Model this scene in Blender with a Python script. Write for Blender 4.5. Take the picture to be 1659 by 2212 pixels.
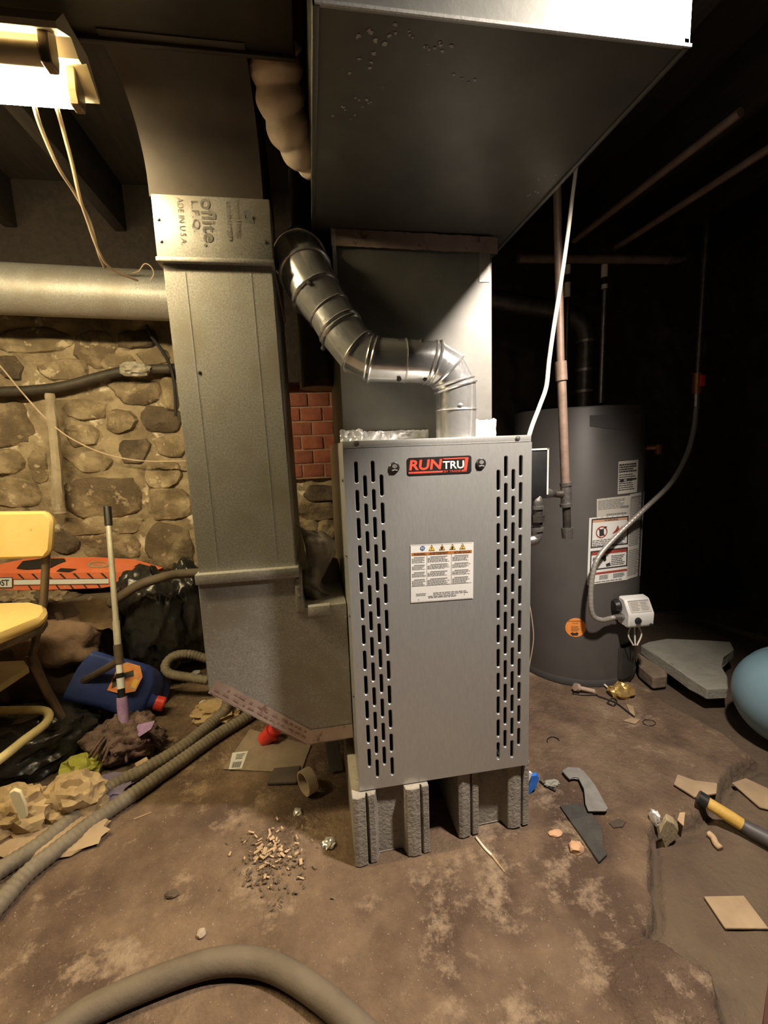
import bpy, bmesh, math, random
from math import pi, sin, cos, tan, atan2, hypot, sqrt
from mathutils import Vector, Matrix, noise
V = Vector
for o in list(bpy.data.objects): bpy.data.objects.remove(o)
S = bpy.context.scene
COL = S.collection
rnd = random.Random(7)

# ------------------------------------------------------------ camera, world, lights, exposure
CAM = V((-.06894, -.98278, 1.03072)); YAW, PIT, ROL, FPX = .15699, .14379, -.0373, 955.0
fwd = V((sin(YAW)*cos(PIT), cos(YAW)*cos(PIT), -sin(PIT)))
rt0 = V((cos(YAW), -sin(YAW), 0)); up0 = rt0.cross(fwd)
RT = rt0*cos(ROL)+up0*sin(ROL); UP = up0*cos(ROL)-rt0*sin(ROL)
cd = bpy.data.cameras.new('camera'); cam = bpy.data.objects.new('camera', cd); COL.objects.link(cam)
cd.sensor_fit = 'HORIZONTAL'; cd.sensor_width = 36; cd.lens = FPX/1659*36; cd.clip_start = .02
cam.matrix_world = Matrix(((RT.x, UP.x, -fwd.x, CAM.x), (RT.y, UP.y, -fwd.y, CAM.y), (RT.z, UP.z, -fwd.z, CAM.z), (0, 0, 0, 1)))
S.camera = cam
w = bpy.data.worlds.new('world'); S.world = w; w.use_nodes = True
w.node_tree.nodes['Background'].inputs[0].default_value = (1, .85, .7, 1)
w.node_tree.nodes['Background'].inputs[1].default_value = .006
def lamp(name, kind, loc, power, color, radius, target=None, cone=None, blend=None):
    l = bpy.data.lights.new(name, kind); l.energy = power; l.color = color; l.shadow_soft_size = radius
    o = bpy.data.objects.new(name, l); COL.objects.link(o); o.location = loc
    if target: o.rotation_euler = (V(target)-V(loc)).to_track_quat('-Z', 'Y').to_euler()
    if cone: l.spot_size = cone; l.spot_blend = blend
    return o
lamp('shaded_work_lamp', 'SPOT', (.68, -.47, 1.84), 175, (1, .88, .75), .05, (.10, .08, .42), math.radians(108), .7)
TUBE_POWER = 185
S.view_settings.view_transform = 'Standard'; S.view_settings.look = 'None'
S.view_settings.exposure = 0.12; S.view_settings.gamma = 1; S.view_settings.use_curve_mapping = False

# ------------------------------------------------------------ from a picture measurement to a point of the room
def ray(px, py): return fwd+RT*((px-829.5)/FPX)-UP*((py-1106)/FPX)
def on(ax, v, px, py):
    d = ray(px, py); return CAM+d*((v-CAM[ax])/d[ax])
def ony(y, px, py): return on(1, y, px, py)
def onz(z, px, py): return on(2, z, px, py)
HC = V((1.11, .86, 0)); HR = .27; HTOP = 1.165
def oncyl(px, py, r=HR):
    d = ray(px, py); f = CAM-HC
    a = d.x*d.x+d.y*d.y; b = 2*(f.x*d.x+f.y*d.y); c = f.x*f.x+f.y*f.y-r*r
    k = b*b-4*a*c
    s = (-b-sqrt(k))/(2*a) if k > 0 else -b/(2*a)
    return CAM+d*s

# ------------------------------------------------------------ materials
MATS = {}
def mk(name, c1, c2=None, scale=6, rough=.6, metal=0., bump=0., bscale=60, c3=None, s3=60, t3=.66, r2=None, emit=None, spec=None, stretch=None, c4=None, s4=1.2, t4=.55, alpha=None, c5=None, s5=16, t5=.54, k5=.1):
    if name in MATS: return MATS[name]
    m = bpy.data.materials.new(name); m.use_nodes = True; MATS[name] = m
    N = m.node_tree.nodes; L = m.node_tree.links; b = N['Principled BSDF']
    b.inputs['Roughness'].default_value = rough; b.inputs['Metallic'].default_value = metal
    if spec is not None: b.inputs['Specular IOR Level'].default_value = spec
    tc = N.new('ShaderNodeTexCoord'); src = tc.outputs['Object']
    if stretch:
        mp = N.new('ShaderNodeMapping'); mp.inputs['Scale'].default_value = stretch
        L.new(src, mp.inputs[0]); src = mp.outputs[0]
    def nz(s, det=6, ro=.6):
        n = N.new('ShaderNodeTexNoise'); n.inputs['Scale'].default_value = s; n.inputs['Detail'].default_value = det
        n.inputs['Roughness'].default_value = ro; L.new(src, n.inputs['Vector']); return n.outputs['Fac']
    def ramp(fac, p0, p1, a, d):
        r = N.new('ShaderNodeValToRGB'); r.color_ramp.elements[0].position = p0; r.color_ramp.elements[1].position = p1
        r.color_ramp.elements[0].color = (*a, 1); r.color_ramp.elements[1].color = (*d, 1); L.new(fac, r.inputs[0]); return r.outputs[0]
    def mix(fac, a, d):
        x = N.new('ShaderNodeMix'); x.data_type = 'RGBA'; L.new(fac, x.inputs[0]); L.new(a, x.inputs[6])
        if isinstance(d, tuple): x.inputs[7].default_value = (*d, 1)
        else: L.new(d, x.inputs[7])
        return x.outputs[2]
    c2 = c2 or c1
    colr = ramp(nz(scale), .36, .64, c1, c2)
    if c4: colr = mix(ramp(nz(s4, 4), t4, t4+.14, (0, 0, 0), (1, 1, 1)), colr, c4)
    if c3: colr = mix(ramp(nz(s3, 3), t3, t3+.07, (0, 0, 0), (1, 1, 1)), colr, c3)
    if c5: colr = mix(ramp(nz(s5, 12, .75), t5, t5+k5, (0, 0, 0), (1, 1, 1)), colr, c5)
    L.new(colr, b.inputs['Base Color'])
    if r2 is not None:
        r = ramp(nz(scale*2.3), .35, .65, (rough,)*3, (r2,)*3); L.new(r, b.inputs['Roughness'])
    if bump:
        bp = N.new('ShaderNodeBump'); bp.inputs['Strength'].default_value = bump; bp.inputs['Distance'].default_value = .01
        L.new(nz(bscale, 5), bp.inputs['Height']); L.new(bp.outputs[0], b.inputs['Normal'])
    if emit:
        b.inputs['Emission Color'].default_value = (*emit[0], 1); b.inputs['Emission Strength'].default_value = emit[1]
    if alpha:
        b.inputs['Transmission Weight'].default_value = alpha
    return m
galv = mk('galvanised_sheet', (.33, .33, .315), (.46, .45, .43), 260, .52, .35, .05, 300, (.66, .65, .62), 220, .62, .56)
galv_dusty = mk('dusty_galvanised_sheet', (.31, .30, .275), (.46, .445, .41), 230, .46, .55, .06, 260, (.60, .58, .54), 190, .64, .60, c4=(.33, .30, .26), s4=5, t4=.5)
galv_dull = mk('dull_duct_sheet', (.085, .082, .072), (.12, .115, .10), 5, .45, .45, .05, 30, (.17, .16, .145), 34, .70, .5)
galv_brown = mk('brown_shaded_duct_sheet', (.036, .027, .020), (.062, .048, .037), 5, .5, .25, .05, 20, None, 60, .66, .55)  # shade on the return duct elbow is put into this brown
dim_w = mk('glint_and_mark_grey', (.30, .29, .26), (.36, .35, .32), 30, .6)
galv_top = mk('shade_toned_duct_sheet', (.05, .041, .033), (.075, .062, .05), 6, .42, .5, .05, 30)  # same duct metal, its lack of light put into the colour
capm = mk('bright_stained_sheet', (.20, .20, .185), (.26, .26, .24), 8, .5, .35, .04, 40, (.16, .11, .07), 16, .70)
steel = mk('furnace_steel', (.50, .50, .49), (.55, .55, .535), 300, .36, .62, .012, 500, r2=.42, stretch=(1, 1, .2))
flue_m = mk('bright_flue_sheet', (.74, .74, .74), (.84, .84, .84), 60, .17, .80, .025, 26, r2=.25)
dark = mk('dark_interior', (.012, .011, .010), (.02, .018, .016), 8, .6)
black = mk('black_plastic', (.012, .012, .013), (.02, .02, .02), 20, .38)
white = mk('white_print_stock', (.74, .73, .70), (.80, .79, .76), 12, .5)
ink = mk('grey_ink', (.20, .20, .20), (.28, .27, .26), 300, .6)
inkd = mk('black_ink', (.025, .025, .025), (.04, .04, .04), 60, .55)
red_ink = mk('red_ink', (.75, .075, .045), (.85, .10, .06), 40, .4)
dred = mk('dark_red_ink', (.32, .05, .035), (.38, .07, .05), 40, .6)
orange_ink = mk('orange_ink', (.42, .15, .035), (.50, .20, .05), 200, .5)
yellow_ink = mk('yellow_ink', (.80, .52, .05), (.85, .58, .08), 60, .5)
blue_ink = mk('blue_ink', (.05, .13, .33), (.07, .17, .40), 60, .5)
foil = mk('crinkled_foil', (.80, .79, .77), (.90, .89, .88), 20, .30, .60, .15, 60, r2=.35)
ptape = mk('pink_foil_tape', (.44, .33, .29), (.56, .44, .39), 12, .42, .4, .08, 80, (.30, .18, .15), 30, .62)
concrete = mk('block_concrete', (.25, .225, .19), (.37, .335, .285), 14, .92, 0, .5, 120, (.13, .11, .09), 70, .66)
slabm = mk('broken_slab_concrete', (.27, .26, .215), (.36, .345, .29), 9, .9, 0, .4, 80, (.10, .085, .06), 30, .68)
floor_m = mk('dirty_concrete_floor', (.118, .074, .045), (.205, .136, .086), 9, .86, 0, 1., 75, (.33, .25, .18), 150, .66, c4=(.080, .047, .030), s4=3.2, t4=.50, c5=(.315, .228, .152), s5=7, t5=.545, k5=.11)
dirt_m = mk('packed_low_ground', (.092, .063, .040), (.145, .102, .067), 4, .9, 0, .8, 50, (.26, .19, .13), 120, .69, c4=(.085, .056, .037), s4=2, t4=.56)
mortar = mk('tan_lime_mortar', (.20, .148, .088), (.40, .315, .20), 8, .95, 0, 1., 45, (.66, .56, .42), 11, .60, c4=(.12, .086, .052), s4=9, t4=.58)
stone_m = [mk('rubble_stone_brown', (.115, .082, .049), (.195, .142, .086), 9, .92, 0, .9, 60, (.40, .32, .20), 17, .62, c4=(.30, .23, .14), s4=9, t4=.51),
           mk('rubble_stone_tan', (.170, .124, .072), (.275, .208, .125), 9, .92, 0, .9, 60, (.50, .41, .27), 16, .60, c4=(.36, .28, .175), s4=9, t4=.47),
           mk('rubble_stone_dark', (.070, .050, .034), (.135, .098, .062), 9, .92, 0, .9, 60, (.33, .26, .16), 17, .67, c4=(.22, .165, .10), s4=7, t4=.58)]
brick_m = [mk('red_brick', (.25, .072, .042), (.36, .115, .066), 18, .9, 0, .5, 90, (.16, .06, .04), 30, .66), mk('dark_red_brick', (.19, .058, .036), (.29, .095, .058), 18, .9, 0, .5, 90)]
brick_mortar = mk('brick_mortar', (.30, .17, .115), (.40, .25, .17), 20, .95, 0, .6, 80)
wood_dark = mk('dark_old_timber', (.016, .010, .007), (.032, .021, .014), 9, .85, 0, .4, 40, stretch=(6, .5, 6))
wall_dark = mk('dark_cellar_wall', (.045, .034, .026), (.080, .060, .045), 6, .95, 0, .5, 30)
yel = mk('yellow_vinyl', (.78, .55, .20), (.85, .62, .25), 10, .45, 0, .04, 60, (.50, .30, .08), 26, .70)
cream = mk('cream_enamel', (.55, .45, .20), (.63, .52, .25), 20, .45, 0, .06, 60)
brownmetal = mk('tarnished_tube', (.16, .12, .085), (.24, .185, .13), 20, .38, .6)
hose_m = mk('grey_ribbed_hose', (.135, .108, .075), (.20, .165, .118), 16, .7, 0, .15, 200)
hose_f = mk('brown_grey_hose', (.105, .080, .054), (.145, .112, .078), 10, .75, 0, .15, 120)
bag_m = mk('black_bag_film', (.018, .017, .016), (.030, .028, .025), 12, .24, 0, .25, 35)
brown_cloth = mk('dusty_brown_cloth', (.115, .075, .046), (.20, .135, .085), 7, .92, 0, .5, 50, c4=(.07, .045, .03), s4=4)
darkcloth = mk('dark_brown_hide', (.050, .031, .021), (.10, .064, .043), 6, .8, 0, .4, 40)
cardboard = mk('brown_cardboard', (.30, .21, .125), (.38, .275, .17), 12, .9, 0, .15, 80)
papr = mk('crumpled_kraft_paper', (.34, .235, .115), (.46, .335, .18), 9, .85, 0, .2, 60)
plastic_flex = mk('cream_vinyl_duct', (.80, .64, .50), (.88, .73, .59), 14, .38, 0, .2, 30)
cordm = mk('beige_cord', (.50, .38, .26), (.56, .44, .31), 20, .6)
cablem = mk('white_cable_jacket', (.72, .66, .54), (.78, .72, .60), 20, .5)
iron = mk('black_iron_pipe', (.07, .062, .055), (.12, .105, .09), 30, .42, .7, .15, 90)
malle = mk('malleable_iron', (.26, .245, .23), (.36, .34, .32), 60, .38, .85, .2, 120)
rusty = mk('brown_gas_pipe', (.20, .135, .10), (.29, .205, .16), 16, .55, .35, .1, 60)
heater_m = mk('grey_heater_enamel', (.074, .067, .064), (.088, .080, .076), 5, .45)
heater_d = mk('dark_grey_trim', (.07, .066, .066), (.085, .08, .08), 5, .45)
tankblue = mk('pale_blue_enamel', (.22, .36, .44), (.27, .42, .50), 4, .38)
orange = mk('orange_printed_board', (.70, .155, .062), (.78, .21, .09), 8, .6, 0, .1, 40, (.60, .33, .15), 22, .66)
redp = mk('red_plastic', (.66, .045, .03), (.74, .07, .045), 14, .4)
bluep = mk('blue_plastic_jug', (.022, .038, .155), (.035, .06, .22), 9, .38, 0, .1, 40, (.25, .22, .24), 40, .74)
purple = mk('purple_fabric', (.33, .20, .42), (.42, .28, .50), 40, .8, 0, .3, 300)
mop_m = mk('dirty_mop_yarn', (.11, .068, .056), (.21, .14, .118), 22, .95, 0, .8, 130, c4=(.20, .11, .13), s4=9)
copper = mk('copper_fitting', (.30, .12, .06), (.38, .17, .09), 20, .4, .6)
goldfoil = mk('gold_foil', (.62, .40, .13), (.74, .52, .20), 20, .28, .7, .2, 60)
clearp = mk('dusty_plastic_film', (.25, .19, .14), (.33, .26, .20), 12, .3, 0, .25, 25)
tubem = mk('lit_fluorescent_tube', (1, .9, .6), None, 5, .5, emit=((1, .82, .47), TUBE_POWER))
tube_dead = mk('unlit_fluorescent_tube', (.70, .60, .45), (.60, .50, .36), 8, .3)
fix_m = mk('cream_fixture_enamel', (.66, .58, .40), (.74, .66, .47), 8, .5, 0, .1, 30, (.20, .13, .06), 22, .70)
pebble_m = mk('pale_grit', (.34, .26, .19), (.50, .41, .32), 40, .9)
chip_m = mk('split_wood', (.40, .27, .16), (.52, .37, .23), 30, .85, 0, .3, 90)
yellow_wood = mk('yellow_painted_wood', (.50, .30, .055), (.60, .38, .09), 20, .6, 0, .2, 80, (.25, .15, .05), 60, .68)

# ------------------------------------------------------------ object helpers
def tag(o, label=None, cat=None, group=None, kind=None):
    if label: o['label'] = label
    if cat: o['category'] = cat
    if group: o['group'] = group
    if kind: o['kind'] = kind
    return o
ORG = {}
def thing(name, label, cat, loc, group=None):
    o = bpy.data.objects.new(name, None); COL.objects.link(o); o.location = loc; ORG[o.name] = V(loc)
    o.empty_display_size = .05
    return tag(o, label, cat, group)
def obj(name, bm, m, parent=None, smooth=True, angle=.6, recalc=True):
    if recalc: bmesh.ops.recalc_face_normals(bm, faces=bm.faces)
    org = ORG[parent.name] if parent else None
    if org is None:
        xs = [v.co for v in bm.verts]
        lo = [min(c[i] for c in xs) for i in range(3)]; hi = [max(c[i] for c in xs) for i in range(3)]
        org = V(((lo[0]+hi[0])/2, (lo[1]+hi[1])/2, lo[2]))
    bmesh.ops.translate(bm, verts=bm.verts, vec=-org)
    if smooth:
        for e in bm.edges:
            e.smooth = not (len(e.link_faces) == 2 and e.calc_face_angle(0) > angle)
        for f in bm.faces: f.smooth = True
    me = bpy.data.meshes.new(name); bm.to_mesh(me); bm.free()
    for mm in (m if isinstance(m, (list, tuple)) else [m]): me.materials.append(mm)
    o = bpy.data.objects.new(name, me); COL.objects.link(o)
    ORG[o.name] = org
    if parent: o.parent = parent
    else: o.location = org
    return o
def struct(name, bm, m, **k): return tag(obj(name, bm, m, **k), kind='structure')
def B(): return bmesh.new()
def box(bm, x0, x1, y0, y1, z0, z1, bev=0):
    vs = [bm.verts.new((x, y, z)) for x in (x0, x1) for y in (y0, y1) for z in (z0, z1)]
    fs = [bm.faces.new([vs[i] for i in q]) for q in ((0, 1, 3, 2), (4, 6, 7, 5), (0, 4, 5, 1), (2, 3, 7, 6), (0, 2, 6, 4), (1, 5, 7, 3))]
    if bev:
        es = list({e for f in fs for e in f.edges}); bmesh.ops.bevel(bm, geom=es, offset=bev, segments=2, affect='EDGES', profile=.5)
    return bm
def fbox(bm, c, ax, ay, az, dx, dy, dz, bev=0):
    c = V(c); vs = [bm.verts.new(c+V(ax)*(sx*dx/2)+V(ay)*(sy*dy/2)+V(az)*(sz*dz/2)) for sx in (-1, 1) for sy in (-1, 1) for sz in (-1, 1)]
    fs = [bm.faces.new([vs[i] for i in q]) for q in ((0, 1, 3, 2), (4, 6, 7, 5), (0, 4, 5, 1), (2, 3, 7, 6), (0, 2, 6, 4), (1, 5, 7, 3))]
    if bev:
        es = list({e for f in fs for e in f.edges}); bmesh.ops.bevel(bm, geom=es, offset=bev, segments=2, affect='EDGES', profile=.5)
    return bm
def prism(bm, pts, vec, bev=0):
    a = [bm.verts.new(p) for p in pts]; b = [bm.verts.new(V(p)+V(vec)) for p in pts]
    fs = [bm.faces.new(a), bm.faces.new(b[::-1])]
    n = len(a)
    for i in range(n): fs.append(bm.faces.new((a[i], b[i], b[(i+1) % n], a[(i+1) % n])))
    if bev:
        es = list({e for f in fs for e in f.edges}); bmesh.ops.bevel(bm, geom=es, offset=bev, segments=1, affect='EDGES')
    return bm
def smoothpath(pts, n=8):
    pts = [V(p) for p in pts]; out = []
    P = [pts[0]*2-pts[1]]+pts+[pts[-1]*2-pts[-2]]
    for i in range(1, len(P)-2):
        p0, p1, p2, p3 = P[i-1:i+3]
        for k in range(n):
            t = k/n
            out.append(.5*((2*p1)+(p2-p0)*t+(2*p0-5*p1+4*p2-p3)*t*t+(3*p1-p0-3*p2+p3)*t**3))
    out.append(pts[-1]); return out
def resample(pts, step):
    out = [pts[0]]; acc = 0
    for a, b in zip(pts, pts[1:]):
        L = (b-a).length; d = step-acc
        while d <= L: out.append(a.lerp(b, d/L)); d += step
        acc = L-(d-step)
    return out
def frames(pts):
    T = []; n = len(pts)
    for i in range(n):
        a = (pts[i]-pts[i-1]).normalized() if i else None; b = (pts[i+1]-pts[i]).normalized() if i < n-1 else None
        T.append(((a or b)+(b or a)).normalized())
    u = V((0, 0, 1)).cross(T[0])
    if u.length < .1: u = V((1, 0, 0)).cross(T[0])
    u.normalize(); U = []
    for t in T:
        u = (u-t*u.dot(t)).normalized(); U.append(u)
    return [(t, u, t.cross(u)) for t, u in zip(T, U)]
def tube(bm, pts, r, n=12, cap=True, miter=False, rf=None, sq=None):
    pts = [V(p) for p in pts]; F = frames(pts); rings = []
    for i, (p, (t, u, v)) in enumerate(zip(pts, F)):
        rr = r[i] if isinstance(r, (list, tuple)) else r
        ring = []
        for k in range(n):
            a = 2*pi*k/n; q = rr*(rf(i, a) if rf else 1)
            d = u*cos(a)*q+v*sin(a)*q*(sq or 1)
            if miter and 0 < i < len(pts)-1:
                s = (pts[i]-pts[i-1]).normalized()
                # slide along the segment so the ring lies in the mitre plane
                d0 = d-s*d.dot(s); d0 = d0.normalized()*d.length if d0.length > 1e-9 else d
                d = d0-s*(d0.dot(t)/s.dot(t))
            ring.append(bm.verts.new(p+d))
        rings.append(ring)
    for a, b in zip(rings, rings[1:]):
        for k in range(n): bm.faces.new((a[k], a[(k+1) % n], b[(k+1) % n], b[k]))
    if cap:
        bm.faces.new(rings[0][::-1]); bm.faces.new(rings[-1])
    return rings
def ringtube(bm, ringpts, r, n=6):
    c = sum(ringpts, V((0, 0, 0)))/len(ringpts); N = len(ringpts); rows = []
    for i in range(N):
        t = (ringpts[(i+1) % N]-ringpts[i-1]).normalized(); o = (ringpts[i]-c); o = (o-t*o.dot(t)).normalized(); b = t.cross(o)
        rows.append([bm.verts.new(ringpts[i]+o*r*cos(2*pi*k/n)+b*r*sin(2*pi*k/n)) for k in range(n)])
    for i in range(N):
        a, b = rows[i], rows[(i+1) % N]
        for k in range(n): bm.faces.new((a[k], b[k], b[(k+1) % n], a[(k+1) % n]))
def lathe(bm, c, ax, prof, n=24, cap=True):
    ax = V(ax).normalized(); u = ax.orthogonal().normalized(); v = ax.cross(u); c = V(c); rings = []
    for r, h in prof:
        if r < 1e-6: rings.append([bm.verts.new(c+ax*h)])
        else: rings.append([bm.verts.new(c+ax*h+u*r*cos(2*pi*k/n)+v*r*sin(2*pi*k/n)) for k in range(n)])
    for a, b in zip(rings, rings[1:]):
        for k in range(n):
            q = [a[k % len(a)], a[(k+1) % len(a)], b[(k+1) % len(b)], b[k % len(b)]]; q = list(dict.fromkeys(q))
            if len(q) > 2: bm.faces.new(q)
    if cap and len(rings[0]) > 1: bm.faces.new(rings[0][::-1])
    if cap and len(rings[-1]) > 1: bm.faces.new(rings[-1])
def fbm(p, o=4):
    s = 0; a = 1
    for _ in range(o): s += a*noise.noise(p); p = p*2.03+V((1.7, 9.2, 3.3)); a *= .5
    return s
def ridge(p, o=3):
    s = 0; a = 1
    for _ in range(o): s += a*(1-2*abs(noise.noise(p))); p = p*2.1+V((5.1, 1.3, 2.7)); a *= .5
    return s
def lump(bm, c, size, seed, amp=.25, freq=2.2, sub=4, kind='fbm', flat=None, axes=None):
    c = V(c); ax = axes or (V((1, 0, 0)), V((0, 1, 0)), V((0, 0, 1)))
    r = bmesh.ops.create_icosphere(bm, subdivisions=sub, radius=1); so = V((seed*3.17, seed*1.91, seed*.77))
    for v in r['verts']:
        p = v.co.copy(); f = (ridge if kind == 'ridge' else fbm)(p*freq+so)
        p = p*(1+amp*f)
        if flat is not None and p.z < flat: p.z = flat+(p.z-flat)*.1
        v.co = c+ax[0]*p.x*size[0]+ax[1]*p.y*size[1]+ax[2]*p.z*size[2]
    return bm
def crumple(bm, c, size, seed, amp=.55, freq=1.9, sub=3, axes=None):
    return lump(bm, c, size, seed, amp, freq, sub, 'ridge', axes=axes)
# --- surface maps: u right, v down within a quad measured on the picture
def Q(c, proj):
    def f(u, v, e=0):
        x = (c[0][0]*(1-u)+c[1][0]*u)*(1-v)+(c[3][0]*(1-u)+c[2][0]*u)*v
        y = (c[0][1]*(1-u)+c[1][1]*u)*(1-v)+(c[3][1]*(1-u)+c[2][1]*u)*v
        return proj(x, y, e)
    return f
def patch(bm, f, u0=0, v0=0, u1=1, v1=1, n=1, m=1, e=0):
    g = [[bm.verts.new(f(u0+(u1-u0)*i/n, v0+(v1-v0)*j/m, e)) for j in range(m+1)] for i in range(n+1)]
    for i in range(n):
        for j in range(m): bm.faces.new((g[i][j], g[i+1][j], g[i+1][j+1], g[i][j+1]))
def disk(bm, f, cu, cv, ru, rv, e=0, n=20, hole=0):
    o = [bm.verts.new(f(cu+ru*cos(2*pi*k/n), cv+rv*sin(2*pi*k/n), e)) for k in range(n)]
    if hole:
        i = [bm.verts.new(f(cu+ru*hole*cos(2*pi*k/n), cv+rv*hole*sin(2*pi*k/n), e)) for k in range(n)]
        for k in range(n): bm.faces.new((o[k], o[(k+1) % n], i[(k+1) % n], i[k]))
    else: bm.faces.new(o)
def poly(bm, f, pts, e=0): bm.faces.new([bm.verts.new(f(u, v, e)) for u, v in pts])
def text(bm, s, f, u0, v0, u1, v1, e=0, shear=0, bold=0, rot=0):
    cu = bpy.data.curves.new('lettering', 'FONT'); cu.body = s; cu.shear = shear; cu.offset = bold; cu.resolution_u = 3
    o = bpy.data.objects.new('lettering', cu); COL.objects.link(o)
    dg = bpy.context.evaluated_depsgraph_get(); me = bpy.data.meshes.new_from_object(o.evaluated_get(dg))
    bpy.data.objects.remove(o); bpy.data.curves.remove(cu)
    co = [v.co.copy() for v in me.vertices]
    x0 = min(c.x for c in co); x1 = max(c.x for c in co); y0 = min(c.y for c in co); y1 = max(c.y for c in co)
    vs = []
    for c in co:
        a = (c.x-x0)/(x1-x0); b = (y1-c.y)/(y1-y0)
        if rot: a, b = 1-b, a         # reads downwards, turned a quarter right
        vs.append(bm.verts.new(f(u0+(u1-u0)*a, v0+(v1-v0)*b, e)))
    for p in me.polygons:
        try: bm.faces.new([vs[i] for i in p.vertices])
        except ValueError: pass
    bpy.data.meshes.remove(me)
def lines(bm, f, u0, v0, u1, v1, n, e, seed, fill=.5, raggd=.25):
    r = random.Random(seed)
    for i in range(n):
        a = v0+(v1-v0)*(i+.15)/n; b = a+(v1-v0)*fill/n; end = u1-(u1-u0)*r.random()*raggd
        x = u0
        while x < end:
            ww = (u1-u0)*r.uniform(.06, .16); x2 = min(x+ww, end); patch(bm, f, x, a, x2, b, e=e); x = x2+(u1-u0)*.018

# ------------------------------------------------------------ floor
def flat(px, py): p = onz(0, px, py); return (p.x, p.y)
LOW = [flat(*p) for p in [(1790, 1640), (1628, 1637), (1577, 1655), (1555, 1682), (1545, 1712), (1496, 1763), (1449, 1766), (1412, 1768), (1396, 1795), (1403, 1825), (1405, 1950), (1396, 2020), (1470, 2075), (1530, 2110), (1560, 2250), (1800, 2400), (2400, 2000)]]
BACK = [flat(*p) for p in [(1150, 1440), (1380, 1475), (1460, 1528), (1560, 1580), (1640, 1640), (1800, 1640), (1900, 1450), (1500, 1330), (1150, 1330)]]
MOUND = flat(1455, 2150)
def sdist(x, y, P):
    d = 1e9; ins = False; n = len(P)
    for i in range(n):
        ax, ay = P[i]; bx, by = P[(i+1) % n]; ex, ey = bx-ax, by-ay
        t = max(0, min(1, ((x-ax)*ex+(y-ay)*ey)/(ex*ex+ey*ey))); d = min(d, hypot(x-ax-ex*t, y-ay-ey*t))
        if (ay > y) != (by > y) and x < ax+(y-ay)*ex/ey: ins = not ins
    return -d if ins else d
def sstep(a, b, x): t = max(0, min(1, (x-a)/(b-a))); return t*t*(3-2*t)
def fh(x, y):
    h = .0035*fbm(V((x*3, y*3, .3)), 4)+.0016*noise.noise(V((x*22, y*22, 1)))
    if x > .35:
        wob = .012*noise.noise(V((x*9, y*9, 4)))+.006*noise.noise(V((x*30, y*30, 4)))
        sd = sdist(x, y, LOW)+wob; h -= .032*(1-sstep(-.006, .004, sd))+.014*max(0, 1-abs(sd+.016)/.016)
        if y > .1: h -= .026*(1-sstep(-.008, .006, sdist(x, y, BACK)+wob))
        dm = hypot((x-MOUND[0])/.11, (y-MOUND[1])/.10)
        if dm < 1.4: h += .030*(1-sstep(.35, 1.3, dm))*(1+.6*noise.noise(V((x*24, y*24, 8))))
    dc = hypot(x+.226, y-.05)
    if dc < .14: h += .008*(1-sstep(0, .14, dc))*(1+noise.noise(V((x*40, y*40, 3))))
    return h
def fl(px, py, dz=0):
    z = 0
    for _ in range(4):
        p = onz(z, px, py); z = fh(p.x, p.y)
    return V((p.x, p.y, z+dz))
bm = B()
NX, NY = 560, 310; X0, X1, Y0, Y1 = -2.2, 2.4, -1.3, 1.32
g = [[bm.verts.new((X0+(X1-X0)*i/NX, Y0+(Y1-Y0)*j/NY, fh(X0+(X1-X0)*i/NX, Y0+(Y1-Y0)*j/NY))) for j in range(NY+1)] for i in range(NX+1)]
for i in range(NX):
    for j in range(NY):
        fc = bm.faces.new((g[i][j], g[i+1][j], g[i+1][j+1], g[i][j+1])); c = g[i][j].co
        if c.x > .35 and (sdist(c.x, c.y, LOW) < 0 or (c.y > .1 and sdist(c.x, c.y, BACK) < 0)): fc.material_index = 1
floor = struct('floor', bm, [floor_m, dirt_m], angle=3)
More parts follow.
